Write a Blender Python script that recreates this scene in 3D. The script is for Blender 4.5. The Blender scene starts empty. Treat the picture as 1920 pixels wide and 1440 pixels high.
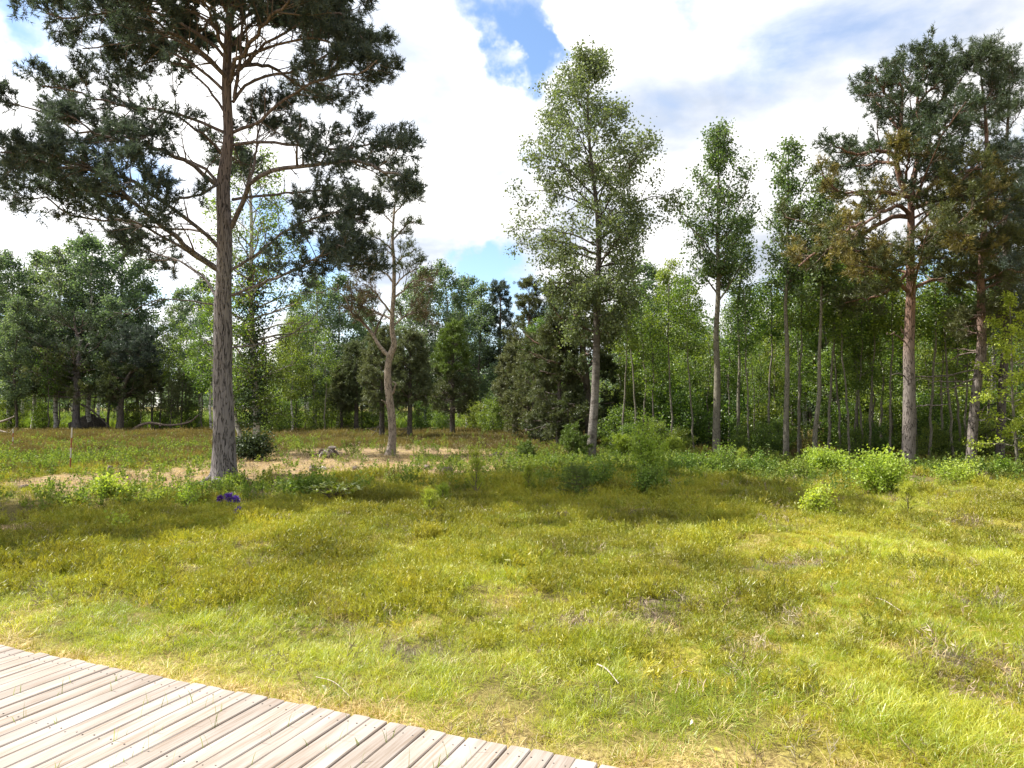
import bpy, math
import numpy as np
from mathutils import Vector

# ------------------------------------------------------------------ camera, sky, sun, exposure
SC = bpy.context.scene
COL = SC.collection
FPX, CX, CY, HORIZON, CAMH = 1331.0, 960.0, 720.0, 760.0, 1.75
PITCH = math.atan((HORIZON - CY) / FPX)
cd = bpy.data.cameras.new("camera")
cam = bpy.data.objects.new("camera", cd)
COL.objects.link(cam)
cd.sensor_width = 36.0
cd.lens = FPX / 1920.0 * 36.0
cd.clip_start, cd.clip_end = 0.05, 3000.0
cam.location = (0, 0, CAMH)
cam.rotation_euler = (math.radians(90) + PITCH, 0, 0)
SC.camera = cam

SUN_DROP = (0.74, -0.17)                      # shift of a shadow per metre of height
sun_dir = Vector((-SUN_DROP[0], -SUN_DROP[1], 1.0)).normalized()
SUN_EL = math.asin(sun_dir.z)
SUN_AZ = math.atan2(sun_dir.x, sun_dir.y)     # clockwise from +Y

vs = SC.view_settings
vs.view_transform = 'Standard'
vs.look = 'None'
vs.gamma = 1.0
vs.use_curve_mapping = False
vs.exposure = 1.3
SC.cycles.max_bounces = 7
SC.cycles.diffuse_bounces = 4
SC.cycles.glossy_bounces = 2
SC.cycles.transmission_bounces = 4
SC.cycles.use_denoising = True
try:
    SC.cycles.denoiser = 'OPENIMAGEDENOISE'
except Exception:
    pass

def ray(px, py):
    u, v = (px - CX) / FPX, (CY - py) / FPX
    c, s = math.cos(PITCH), math.sin(PITCH)
    return np.array([u, c - v * s, s + v * c])

def at(px, py, d):
    r = ray(px, py)
    return np.array([0, 0, CAMH]) + r * (d / r[1])

def ground_at(px, py):
    r = ray(px, py)
    return np.array([0, 0, CAMH]) + r * (-CAMH / r[2])

def node(nt, kind, **kw):
    n = nt.nodes.new(kind)
    for k, v in kw.items():
        if k.startswith('i_'):
            n.inputs[int(k[2:])].default_value = v
        else:
            setattr(n, k, v)
    return n

def make_world():
    w = bpy.data.worlds.new("World")
    SC.world = w
    w.use_nodes = True
    nt = w.node_tree
    nt.nodes.clear()
    L = nt.links.new
    out = node(nt, 'ShaderNodeOutputWorld')
    sky = node(nt, 'ShaderNodeTexSky', sky_type='NISHITA', sun_disc=False)
    sky.sun_elevation = SUN_EL
    sky.sun_rotation = SUN_AZ
    sky.air_density, sky.dust_density, sky.ozone_density = 1.0, 0.2, 3.0
    bsky = node(nt, 'ShaderNodeBackground'); bsky.inputs[1].default_value = 0.10
    L(sky.outputs[0], bsky.inputs[0])
    tc = node(nt, 'ShaderNodeTexCoord')
    sep = node(nt, 'ShaderNodeSeparateXYZ'); L(tc.outputs['Generated'], sep.inputs[0])
    zz = node(nt, 'ShaderNodeMath', operation='MAXIMUM'); L(sep.outputs[2], zz.inputs[0]); zz.inputs[1].default_value = 0.0
    za = node(nt, 'ShaderNodeMath', operation='ADD'); L(zz.outputs[0], za.inputs[0]); za.inputs[1].default_value = 0.22
    dx = node(nt, 'ShaderNodeMath', operation='DIVIDE'); L(sep.outputs[0], dx.inputs[0]); L(za.outputs[0], dx.inputs[1])
    dy = node(nt, 'ShaderNodeMath', operation='DIVIDE'); L(sep.outputs[1], dy.inputs[0]); L(za.outputs[0], dy.inputs[1])
    cmb = node(nt, 'ShaderNodeCombineXYZ'); L(dx.outputs[0], cmb.inputs[0]); L(dy.outputs[0], cmb.inputs[1])
    cmb.inputs[2].default_value = 3.7
    n1 = node(nt, 'ShaderNodeTexNoise'); n1.inputs['Scale'].default_value = 1.5; n1.inputs['Detail'].default_value = 9
    n1.inputs['Roughness'].default_value = 0.56
    if 'Distortion' in n1.inputs: n1.inputs['Distortion'].default_value = 0.25
    L(cmb.outputs[0], n1.inputs['Vector'])
    # broken cloud everywhere; the gaps seen between the trees open where the photograph has them
    dens = node(nt, 'ShaderNodeMath', operation='ADD'); L(n1.outputs[0], dens.inputs[0]); dens.inputs[1].default_value = 0.165
    prev = dens
    wz = node(nt, 'ShaderNodeTexNoise'); wz.inputs['Scale'].default_value = 5.5; wz.inputs['Detail'].default_value = 6; wz.inputs['Roughness'].default_value = 0.6
    L(tc.outputs['Generated'], wz.inputs['Vector'])
    wsb = node(nt, 'ShaderNodeVectorMath', operation='SUBTRACT'); L(wz.outputs['Color'], wsb.inputs[0]); wsb.inputs[1].default_value = (0.5, 0.5, 0.5)
    wsc = node(nt, 'ShaderNodeVectorMath', operation='SCALE'); L(wsb.outputs[0], wsc.inputs[0]); wsc.inputs['Scale'].default_value = 0.34
    wad = node(nt, 'ShaderNodeVectorMath', operation='ADD'); L(tc.outputs['Generated'], wad.inputs[0]); L(wsc.outputs[0], wad.inputs[1])
    gaps = [(985, 50, 0.09, 0.33), (1015, 150, 0.06, 0.20), (890, 15, 0.05, 0.20), (925, 500, 0.08, 0.30), (850, 455, 0.04, 0.16), (1275, 10, 0.06, 0.15),
            (10, 20, 0.05, 0.22), (5, 160, 0.04, 0.16), (175, 370, 0.05, 0.24), (545, 480, 0.06, 0.24), (1500, 120, 0.06, 0.06), (800, 560, 0.1, 0.12),
            (1690, 30, 0.06, 0.03)]
    solid = [(880, 230, 0.13, 0.14), (770, 60, 0.10, 0.16), (1150, 60, 0.06, 0.16), (1300, 300, 0.2, 0.12), (140, 150, 0.14, 0.12), (900, 400, 0.07, 0.10), (1900, 30, 0.1, 0.1),
             (930, 90, 0.016, 0.16), (1075, 40, 0.03, 0.22)]
    for sgn, lst in ((-1, gaps), (1, solid)):
        for (px, py, sg, amp) in lst:
            r = ray(px, py); r = r / np.linalg.norm(r)
            dd = node(nt, 'ShaderNodeVectorMath', operation='DISTANCE'); L(wad.outputs[0], dd.inputs[0]); dd.inputs[1].default_value = tuple(r)
            q = node(nt, 'ShaderNodeMapRange', interpolation_type='SMOOTHERSTEP')
            L(dd.outputs['Value'], q.inputs[0])
            q.inputs[1].default_value = 0.0; q.inputs[2].default_value = sg * 2.0
            q.inputs[3].default_value = sgn * amp; q.inputs[4].default_value = 0.0
            a = node(nt, 'ShaderNodeMath', operation='ADD'); L(prev.outputs[0], a.inputs[0]); L(q.outputs[0], a.inputs[1])
            prev = a
    mask = node(nt, 'ShaderNodeMapRange', interpolation_type='SMOOTHSTEP')
    L(prev.outputs[0], mask.inputs[0])
    mask.inputs[1].default_value = 0.42; mask.inputs[2].default_value = 0.68
    # brightness of the cloud: thick parts a little greyer
    n2 = node(nt, 'ShaderNodeTexNoise'); n2.inputs['Scale'].default_value = 2.6; n2.inputs['Detail'].default_value = 6
    off = node(nt, 'ShaderNodeVectorMath', operation='ADD'); L(cmb.outputs[0], off.inputs[0]); off.inputs[1].default_value = (4.3, 1.2, 5.0)
    L(off.outputs[0], n2.inputs['Vector'])
    br = node(nt, 'ShaderNodeMapRange'); L(n2.outputs[0], br.inputs[0])
    br.inputs[1].default_value = 0.34; br.inputs[2].default_value = 0.56; br.inputs[3].default_value = 0.37; br.inputs[4].default_value = 0.57
    ccol = node(nt, 'ShaderNodeMix', data_type='RGBA')
    L(br.outputs[0], ccol.inputs['Factor'])
    mr2 = node(nt, 'ShaderNodeMapRange'); L(n2.outputs[0], mr2.inputs[0]); mr2.inputs[1].default_value = .34; mr2.inputs[2].default_value = .52
    L(mr2.outputs[0], ccol.inputs['Factor'])
    ccol.inputs['A'].default_value = (0.78, 0.86, 1.0, 1); ccol.inputs['B'].default_value = (1.0, 0.99, 0.98, 1)
    bcl = node(nt, 'ShaderNodeBackground'); L(ccol.outputs['Result'], bcl.inputs[0])
    # clouds nearer the sun are brighter (forward scattering)
    sd = node(nt, 'ShaderNodeVectorMath', operation='DOT_PRODUCT'); L(tc.outputs['Generated'], sd.inputs[0]); sd.inputs[1].default_value = tuple(sun_dir)
    sh = node(nt, 'ShaderNodeMath', operation='MULTIPLY_ADD'); L(sd.outputs['Value'], sh.inputs[0]); sh.inputs[1].default_value = 0.5; sh.inputs[2].default_value = 0.5
    sw = node(nt, 'ShaderNodeMath', operation='POWER'); L(sh.outputs[0], sw.inputs[0]); sw.inputs[1].default_value = 1.2
    sm = node(nt, 'ShaderNodeMath', operation='MULTIPLY_ADD'); L(sw.outputs[0], sm.inputs[0]); sm.inputs[1].default_value = 1.25; sm.inputs[2].default_value = 0.30
    bm = node(nt, 'ShaderNodeMath', operation='MULTIPLY'); L(br.outputs[0], bm.inputs[0]); L(sm.outputs[0], bm.inputs[1]); L(bm.outputs[0], bcl.inputs[1])
    mx = node(nt, 'ShaderNodeMixShader'); L(mask.outputs[0], mx.inputs[0]); L(bsky.outputs[0], mx.inputs[1]); L(bcl.outputs[0], mx.inputs[2])
    L(mx.outputs[0], out.inputs[0])
make_world()

sl = bpy.data.lights.new("sun", 'SUN')
sl.energy = 5.0
sl.angle = math.radians(0.53)
sl.color = (1.0, 0.945, 0.86)
sun = bpy.data.objects.new("sun", sl)
COL.objects.link(sun)
sun.location = (-40, 12, 50)
sun.rotation_euler = (-sun_dir).to_track_quat('-Z', 'Y').to_euler()

# ------------------------------------------------------------------ helpers
RNG = np.random.default_rng(11)

def hash2(ix, iy, seed):
    h = (ix.astype(np.int64) * 374761393 + iy.astype(np.int64) * 668265263 + seed * 2147483647) & 0xFFFFFFFF
    h = ((h ^ (h >> 13)) * 1274126177) & 0xFFFFFFFF
    h = h ^ (h >> 16)
    return (h & 0xFFFF) / 65535.0

def vnoise(x, y, seed=0):
    x, y = np.asarray(x, float), np.asarray(y, float)
    ix, iy = np.floor(x), np.floor(y)
    fx, fy = x - ix, y - iy
    fx, fy = fx * fx * (3 - 2 * fx), fy * fy * (3 - 2 * fy)
    a, b = hash2(ix, iy, seed), hash2(ix + 1, iy, seed)
    c, d = hash2(ix, iy + 1, seed), hash2(ix + 1, iy + 1, seed)
    return (a * (1 - fx) + b * fx) * (1 - fy) + (c * (1 - fx) + d * fx) * fy

def fbm(x, y, seed=0, o=3):
    s, a, t = 0, 1.0, 0
    for k in range(o):
        s = s + a * vnoise(np.asarray(x) * 2 ** k, np.asarray(y) * 2 ** k, seed + k * 17); t += a; a *= 0.5
    return s / t

def norm(v):
    return v / np.maximum(np.linalg.norm(v, axis=-1, keepdims=True), 1e-9)

class Geo:
    def __init__(self):
        self.v, self.f, self.t, self.n = [], [], [], 0
    def add(self, V, F, mat=0, smooth=False, tint=None):
        if len(V) == 0: return
        self.v.append(V); self.f.append((F + self.n, mat, smooth)); self.n += len(V)
        self.t.append(np.full(len(V), 0.5) if tint is None else np.broadcast_to(np.asarray(tint, float), (len(V),)))
    def mesh(self, name, mats):
        me = bpy.data.meshes.new(name)
        V = np.concatenate(self.v)
        me.vertices.add(len(V)); me.vertices.foreach_set('co', V.astype(np.float32).ravel())
        li = np.concatenate([f.ravel() for f, _, _ in self.f]).astype(np.int32)
        tot = np.concatenate([np.full(len(f), f.shape[1]) for f, _, _ in self.f]).astype(np.int32)
        st = np.concatenate([[0], np.cumsum(tot)[:-1]]).astype(np.int32)
        me.loops.add(len(li)); me.loops.foreach_set('vertex_index', li)
        me.polygons.add(len(tot)); me.polygons.foreach_set('loop_start', st); me.polygons.foreach_set('loop_total', tot)
        me.polygons.foreach_set('material_index', np.concatenate([np.full(len(f), m) for f, m, _ in self.f]).astype(np.int32))
        me.polygons.foreach_set('use_smooth', np.concatenate([np.full(len(f), s) for f, _, s in self.f]))
        at_ = me.attributes.new('tint', 'FLOAT', 'POINT'); at_.data.foreach_set('value', np.concatenate(self.t).astype(np.float32))
        for m in mats: me.materials.append(m)
        me.update(calc_edges=True)
        return me
    def obj(self, name, mats, parent=None, kind=None, link=True):
        mats = mats if isinstance(mats, (list, tuple)) else [mats]
        o = bpy.data.objects.new(name, self.mesh(name, mats))
        if link: COL.objects.link(o)
        if parent is not None: o.parent = parent
        if kind: o['kind'] = kind
        return o

def tag(o, label, cat, group=None, kind=None):
    o['label'] = label; o['category'] = cat
    if group: o['group'] = group
    if kind: o['kind'] = kind
    return o

def empty(name, loc, label=None, cat=None, group=None):
    o = bpy.data.objects.new(name, None)
    o.empty_display_size = 0.2
    COL.objects.link(o)
    o.location = tuple(loc)
    if label: tag(o, label, cat, group)
    return o

def copy_tree(root, loc, rz, sc, label=None, group=None):
    c = root.copy(); COL.objects.link(c)
    c.location = tuple(loc); c.rotation_euler = (0, 0, rz); c.scale = sc if isinstance(sc, tuple) else (sc, sc, sc)
    if label: c['label'] = label
    if group: c['group'] = group
    for ch in list(root.children):
        k = ch.copy(); COL.objects.link(k); k.parent = c
        for g in list(ch.children):
            q = g.copy(); COL.objects.link(q); q.parent = k
    return c

def smooth_path(pts, K):
    """Catmull-Rom through pts (n, m) sampled at K points, even in arc length."""
    p = np.asarray(pts, float)
    if len(p) == 2:
        t = np.linspace(0, 1, K)[:, None]
        return p[0] * (1 - t) + p[1] * t
    q = np.vstack([2 * p[0] - p[1], p, 2 * p[-1] - p[-2]])
    out = []
    for i in range(len(p) - 1):
        t = np.linspace(0, 1, 12, endpoint=False)[:, None]
        a, b, c, d = q[i], q[i + 1], q[i + 2], q[i + 3]
        out.append(0.5 * ((2 * b) + (-a + c) * t + (2 * a - 5 * b + 4 * c - d) * t ** 2 + (-a + 3 * b - 3 * c + d) * t ** 3))
    out.append(p[-1:])
    o = np.vstack(out)
    s = np.concatenate([[0], np.cumsum(np.linalg.norm(np.diff(o[:, :3], axis=0), axis=1))])
    u = np.linspace(0, s[-1], K)
    return np.stack([np.interp(u, s, o[:, k]) for k in range(o.shape[1])], 1)

def tubes(P, R, S=5, lump=None):
    """P (M,K,3), R (M,K) -> verts and quads."""
    P, R = np.asarray(P, float), np.asarray(R, float)
    if P.ndim == 2: P, R = P[None], R[None]
    M, K, _ = P.shape
    T = norm(np.gradient(P, axis=1))
    mt = norm(T.mean(1))
    ref = np.where((np.abs(mt[:, 2:3]) < 0.8), np.array([[0, 0, 1.0]]), np.array([[1.0, 0, 0]]))
    N = norm(np.cross(T, ref[:, None, :])); B = np.cross(T, N)
    a = np.arange(S) / S * 2 * math.pi
    rr = R[:, :, None] * np.ones(S)
    if lump is not None: rr = rr * lump(M, K, S)
    V = P[:, :, None, :] + rr[..., None] * (np.cos(a)[None, None, :, None] * N[:, :, None, :] + np.sin(a)[None, None, :, None] * B[:, :, None, :])
    i = np.arange(M)[:, None, None] * K * S + np.arange(K - 1)[None, :, None] * S
    j, j2 = np.arange(S)[None, None, :], (np.arange(S)[None, None, :] + 1) % S
    F = np.stack([i + j, i + j2, i + S + j2, i + S + j], -1).reshape(-1, 4)
    return V.reshape(-1, 3), F

def lerp_path(P, s):
    """P (M,K,3), s (M,n) in 0..1 -> points and tangents (M,n,3)."""
    M, K, _ = P.shape
    x = np.clip(s, 0, 0.9999) * (K - 1)
    i = x.astype(int); f = (x - i)[..., None]
    m = np.arange(M)[:, None]
    a, b = P[m, i], P[m, i + 1]
    return a * (1 - f) + b * f, norm(b - a)

def spawn(P, R, n, s0, s1, L, ang, up, K, rng, flat=1.0, wob=0.12, taper=0.5, rmin=0.003, rk=0.55):
    """n children on each path."""
    M, K0, _ = P.shape
    s = s0 + (s1 - s0) * (np.arange(n)[None, :] + rng.random((M, n))) / n
    pos, t = lerp_path(P, s)
    x = np.clip(s, 0, .9999) * (K0 - 1); i = x.astype(int)
    r0 = np.maximum(R[np.arange(M)[:, None], i] * rk * (0.7 + 0.5 * rng.random((M, n))), rmin)
    q = rng.normal(size=(M, n, 3)); q[..., 2] *= flat
    q = norm(q - (q * t).sum(-1, keepdims=True) * t)
    A = np.radians(ang) * (0.75 + 0.5 * rng.random((M, n, 1)))
    d = norm(np.cos(A) * t + np.sin(A) * q)
    ln = (L[0] + (L[1] - L[0]) * rng.random((M, n))) * (1 - taper * (s - s0) / max(s1 - s0, 1e-6))
    pts = [pos]
    p = pos
    for k in range(1, K):
        d = norm(d + np.array([0, 0, up]) * (1.0 / (K - 1)) + rng.normal(size=d.shape) * wob)
        p = p + d * (ln / (K - 1))[..., None]
        pts.append(p)
    P2 = np.stack(pts, 2).reshape(M * n, K, 3)
    R2 = (r0.reshape(-1)[:, None]) * np.linspace(1, 0.35, K)[None, :]
    return P2, R2

def shoots(P, ns, s0, s1, rng, L=(0.10, 0.18), m=14, nl=0.085, nw=0.010, up=0.5, tipc=None):
    """needle brushes along the paths P: V, F, tint"""
    M = len(P)
    s = s0 + (s1 - s0) * (np.arange(ns)[None, :] + rng.random((M, ns))) / ns
    pos, t = lerp_path(P, s)
    pos, t = pos.reshape(-1, 3), t.reshape(-1, 3)
    n = len(pos)
    ax = norm(t + rng.normal(size=(n, 3)) * 0.55 + np.array([0, 0, up]))
    ln = L[0] + (L[1] - L[0]) * rng.random(n)
    u = rng.random((n, m))
    base = pos[:, None, :] + ax[:, None, :] * (ln[:, None] * u)[..., None]
    q = rng.normal(size=(n, m, 3)); q = norm(q - (q * ax[:, None, :]).sum(-1, keepdims=True) * ax[:, None, :])
    A = np.radians(28 + 45 * rng.random((n, m, 1)))
    d = np.cos(A) * ax[:, None, :] + np.sin(A) * q
    side = norm(np.cross(d, rng.normal(size=(n, m, 3)))) * nw * 0.5
    l = nl * (0.7 + 0.6 * rng.random((n, m, 1)))
    V = np.stack([base - side, base + side, base + d * l], 2).reshape(-1, 3)
    F = np.arange(n * m * 3).reshape(-1, 3)
    tint = np.repeat(np.clip(rng.random(n) * 0.8 + 0.1, 0, 1), m * 3) + rng.normal(size=n * m * 3) * 0.05
    return V, F, tint

def leaves_at(C, rng, size, aspect=0.75, droop=0.4, axis=None, sd=0.35):
    """diamond leaves at points C"""
    n = len(C)
    ax = rng.normal(size=(n, 3)); ax[:, 2] -= droop
    if axis is not None: ax = ax * 0.8 + axis
    ax = norm(ax)
    nr = rng.normal(size=(n, 3)); nr[:, 2] += 0.6
    sd_ = norm(np.cross(ax, nr))
    nn = np.cross(sd_, ax)
    sz = size * (1 - sd + 2 * sd * rng.random(n))[:, None]
    w = sz * aspect * 0.5
    V = np.stack([C, C + ax * sz * 0.45 + sd_ * w + nn * w * 0.25, C + ax * sz, C + ax * sz * 0.45 - sd_ * w + nn * w * 0.25], 1).reshape(-1, 3)
    F = np.arange(n * 4).reshape(-1, 4)
    return V, F

def leaf_cloud(P, ns, rng, size, sigma, s0=0.15, **kw):
    M = len(P)
    s = s0 + (1 - s0) * rng.random((M, ns))
    pos, t = lerp_path(P, s)
    C = pos.reshape(-1, 3) + rng.normal(size=(M * ns, 3)) * sigma
    V, F = leaves_at(C, rng, size, **kw)
    tint = np.repeat(np.clip(0.5 + 0.32 * rng.normal(size=M), 0, 1), ns)
    tint = np.clip(tint + rng.normal(size=M * ns) * 0.16, 0, 1)
    return V, F, np.repeat(tint, 4)

# ------------------------------------------------------------------ materials
def new_mat(name):
    m = bpy.data.materials.new(name); m.use_nodes = True
    nt = m.node_tree; nt.nodes.clear()
    return m, nt, nt.links.new

def foliage_mat(name, dark, light, trans=0.4, tcol=None, gloss=0.05, rough=0.45, attr='GEOMETRY', hue=0.02):
    m, nt, L = new_mat(name)
    out = node(nt, 'ShaderNodeOutputMaterial')
    at_ = node(nt, 'ShaderNodeAttribute', attribute_name='tint', attribute_type=attr)
    mix = node(nt, 'ShaderNodeMix', data_type='RGBA')
    if attr == 'INSTANCER':
        gt = node(nt, 'ShaderNodeAttribute', attribute_name='tint', attribute_type='GEOMETRY')
        m1 = node(nt, 'ShaderNodeMath', operation='MULTIPLY_ADD'); L(gt.outputs['Fac'], m1.inputs[0]); m1.inputs[1].default_value = 0.7; m1.inputs[2].default_value = -0.35
        m2_ = node(nt, 'ShaderNodeMath', operation='ADD', use_clamp=True); L(m1.outputs[0], m2_.inputs[0]); L(at_.outputs['Fac'], m2_.inputs[1])
        L(m2_.outputs[0], mix.inputs['Factor'])
    else:
        L(at_.outputs['Fac'], mix.inputs['Factor'])
    mix.inputs['A'].default_value = (*dark, 1); mix.inputs['B'].default_value = (*light, 1)
    oi = node(nt, 'ShaderNodeObjectInfo')
    hm = node(nt, 'ShaderNodeMapRange'); L(oi.outputs['Random'], hm.inputs[0]); hm.inputs[3].default_value = 0.5 - hue; hm.inputs[4].default_value = 0.5 + hue
    vm = node(nt, 'ShaderNodeMapRange'); L(oi.outputs['Random'], vm.inputs[0]); vm.inputs[3].default_value = 1.15; vm.inputs[4].default_value = 0.85
    hs = node(nt, 'ShaderNodeHueSaturation'); L(mix.outputs['Result'], hs.inputs['Color']); L(hm.outputs[0], hs.inputs['Hue']); L(vm.outputs[0], hs.inputs['Value'])
    df = node(nt, 'ShaderNodeBsdfDiffuse'); L(hs.outputs[0], df.inputs[0])
    tr = node(nt, 'ShaderNodeBsdfTranslucent')
    tm = node(nt, 'ShaderNodeMix', data_type='RGBA', blend_type='MULTIPLY'); tm.inputs['Factor'].default_value = 1.0
    L(hs.outputs[0], tm.inputs['A']); tm.inputs['B'].default_value = (*(tcol or (1.5, 1.5, 0.7)), 1)
    L(tm.outputs['Result'], tr.inputs[0])
    ms = node(nt, 'ShaderNodeMixShader'); ms.inputs[0].default_value = trans
    L(df.outputs[0], ms.inputs[1]); L(tr.outputs[0], ms.inputs[2])
    gl = node(nt, 'ShaderNodeBsdfGlossy'); gl.inputs['Roughness'].default_value = rough; gl.inputs[0].default_value = (1, 1, 1, 1)
    m2 = node(nt, 'ShaderNodeMixShader'); m2.inputs[0].default_value = gloss
    L(ms.outputs[0], m2.inputs[1]); L(gl.outputs[0], m2.inputs[2]); L(m2.outputs[0], out.inputs[0])
    return m

def bark_mat(name, a, b, crack, scale=(9, 9, 2.2), top=None, zr=(3, 7), bump=0.6, patch=None):
    """a/b plate colours, crack colour in the fissures, top = colour of the upper bark from zr[0] to zr[1] metres"""
    m, nt, L = new_mat(name)
    out = node(nt, 'ShaderNodeOutputMaterial')
    bs = node(nt, 'ShaderNodeBsdfPrincipled'); bs.inputs['Roughness'].default_value = 0.9
    bs.inputs['Specular IOR Level'].default_value = 0.15
    tc = node(nt, 'ShaderNodeTexCoord')
    mp = node(nt, 'ShaderNodeMapping'); L(tc.outputs['Object'], mp.inputs[0]); mp.inputs['Scale'].default_value = scale
    nz = node(nt, 'ShaderNodeTexNoise'); nz.inputs['Scale'].default_value = 1.6; nz.inputs['Detail'].default_value = 5; L(mp.outputs[0], nz.inputs['Vector'])
    dv = node(nt, 'ShaderNodeVectorMath', operation='SCALE'); L(nz.outputs['Color'], dv.inputs[0]); dv.inputs['Scale'].default_value = 0.45
    ad = node(nt, 'ShaderNodeVectorMath', operation='ADD'); L(mp.outputs[0], ad.inputs[0]); L(dv.outputs[0], ad.inputs[1])
    rg = node(nt, 'ShaderNodeTexNoise'); rg.inputs['Scale'].default_value = 1.15; rg.inputs['Detail'].default_value = 3; rg.inputs['Roughness'].default_value = 0.6; L(ad.outputs[0], rg.inputs['Vector'])
    r1 = node(nt, 'ShaderNodeMath', operation='SUBTRACT'); L(rg.outputs[0], r1.inputs[0]); r1.inputs[1].default_value = 0.5
    r2 = node(nt, 'ShaderNodeMath', operation='ABSOLUTE'); L(r1.outputs[0], r2.inputs[0])
    cr = node(nt, 'ShaderNodeMapRange', interpolation_type='SMOOTHSTEP'); L(r2.outputs[0], cr.inputs[0]); cr.inputs[1].default_value = 0.0; cr.inputs[2].default_value = 0.034
    n2 = node(nt, 'ShaderNodeTexNoise'); n2.inputs['Scale'].default_value = 3.0; n2.inputs['Detail'].default_value = 6; L(mp.outputs[0], n2.inputs['Vector'])
    pm = node(nt, 'ShaderNodeMix', data_type='RGBA'); L(n2.outputs[0], pm.inputs['Factor']); pm.inputs['A'].default_value = (*a, 1); pm.inputs['B'].default_value = (*b, 1)
    col = pm
    if top:
        sp = node(nt, 'ShaderNodeSeparateXYZ'); L(tc.outputs['Object'], sp.inputs[0])
        zm = node(nt, 'ShaderNodeMapRange', interpolation_type='SMOOTHSTEP'); L(sp.outputs[2], zm.inputs[0]); zm.inputs[1].default_value = zr[0]; zm.inputs[2].default_value = zr[1]
        tmx = node(nt, 'ShaderNodeMix', data_type='RGBA'); L(zm.outputs[0], tmx.inputs['Factor']); L(pm.outputs['Result'], tmx.inputs['A']); tmx.inputs['B'].default_value = (*top, 1)
        col = tmx
    if patch:
        pn = node(nt, 'ShaderNodeTexNoise'); pn.inputs['Scale'].default_value = 2.2; pn.inputs['Detail'].default_value = 4
        pmp = node(nt, 'ShaderNodeMapping'); L(tc.outputs['Object'], pmp.inputs[0]); pmp.inputs['Scale'].default_value = (1.5, 1.5, 3.0); L(pmp.outputs[0], pn.inputs['Vector'])
        pr = node(nt, 'ShaderNodeMapRange'); L(pn.outputs[0], pr.inputs[0]); pr.inputs[1].default_value = 0.5; pr.inputs[2].default_value = 0.62
        pmx = node(nt, 'ShaderNodeMix', data_type='RGBA'); L(pr.outputs[0], pmx.inputs['Factor']); L(col.outputs['Result'], pmx.inputs['A']); pmx.inputs['B'].default_value = (*patch, 1)
        col = pmx
    cm = node(nt, 'ShaderNodeMix', data_type='RGBA'); L(cr.outputs[0], cm.inputs['Factor']); cm.inputs['A'].default_value = (*crack, 1); L(col.outputs['Result'], cm.inputs['B'])
    L(cm.outputs['Result'], bs.inputs['Base Color'])
    hs = node(nt, 'ShaderNodeMath', operation='MULTIPLY_ADD'); L(n2.outputs[0], hs.inputs[0]); hs.inputs[1].default_value = 0.4; L(cr.outputs[0], hs.inputs[2])
    bp = node(nt, 'ShaderNodeBump'); bp.inputs['Strength'].default_value = bump; bp.inputs['Distance'].default_value = 0.03
    L(hs.outputs[0], bp.inputs['Height']); L(bp.outputs[0], bs.inputs['Normal'])
    L(bs.outputs[0], out.inputs[0])
    return m

M = {}
M['pine_bark'] = bark_mat('pine_bark', (0.15, 0.135, 0.135), (0.225, 0.205, 0.205), (0.05, 0.042, 0.04), scale=(17, 17, 1.7), top=(0.17, 0.13, 0.115), zr=(4.5, 8.5), bump=1.0)
M['red_bark'] = bark_mat('red_bark', (0.135, 0.116, 0.105), (0.205, 0.178, 0.162), (0.04, 0.03, 0.026), scale=(11, 11, 3), top=(0.20, 0.125, 0.095), zr=(2.2, 4.6), bump=0.7)
M['old_bark'] = bark_mat('old_bark', (0.22, 0.185, 0.15), (0.34, 0.29, 0.24), (0.07, 0.055, 0.045), scale=(12, 12, 4), bump=0.7)
M['birch_bark'] = bark_mat('birch_bark', (0.13, 0.118, 0.105), (0.23, 0.21, 0.19), (0.09, 0.08, 0.07), scale=(8, 8, 9), patch=(0.075, 0.065, 0.055), bump=0.5, top=(0.09, 0.08, 0.07), zr=(1.6, 4.5))
M['white_bark'] = bark_mat('white_bark', (0.42, 0.41, 0.37), (0.56, 0.54, 0.50), (0.12, 0.11, 0.1), scale=(7, 7, 10), patch=(0.10, 0.09, 0.08), bump=0.3)
M['aspen_bark'] = bark_mat('aspen_bark', (0.12, 0.11, 0.085), (0.20, 0.185, 0.145), (0.07, 0.06, 0.05), scale=(7, 7, 4), bump=0.35)
M['dark_bark'] = bark_mat('dark_bark', (0.07, 0.06, 0.05), (0.12, 0.105, 0.09), (0.03, 0.025, 0.02), scale=(8, 8, 3), bump=0.4)
M['twig'] = bark_mat('twig', (0.10, 0.075, 0.06), (0.16, 0.125, 0.10), (0.06, 0.05, 0.04), scale=(14, 14, 14), bump=0.1)
M['pine_needle'] = foliage_mat('pine_needle', (0.032, 0.048, 0.042), (0.080, 0.108, 0.084), trans=0.28, gloss=0.03, tcol=(1.3, 1.4, 0.8))  # glaucous needles, lightened and blued in colour to imitate backlit haze
M['olive_needle'] = foliage_mat('olive_needle', (0.042, 0.056, 0.024), (0.100, 0.115, 0.044), trans=0.28, gloss=0.025)
M['old_needle'] = foliage_mat('old_needle', (0.095, 0.092, 0.034), (0.225, 0.190, 0.066), trans=0.30, gloss=0.025)
M['fresh_needle'] = foliage_mat('fresh_needle', (0.17, 0.22, 0.028), (0.32, 0.37, 0.05), trans=0.4, gloss=0.02)
M['spruce_needle'] = foliage_mat('spruce_needle', (0.06, 0.10, 0.016), (0.14, 0.20, 0.035), trans=0.25, gloss=0.03)
M['green_needle'] = foliage_mat('green_needle', (0.028, 0.046, 0.028), (0.068, 0.100, 0.056), trans=0.22, gloss=0.03)
M['grey_needle'] = foliage_mat('grey_needle', (0.055, 0.072, 0.034), (0.125, 0.145, 0.066), trans=0.28, gloss=0.03)
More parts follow.
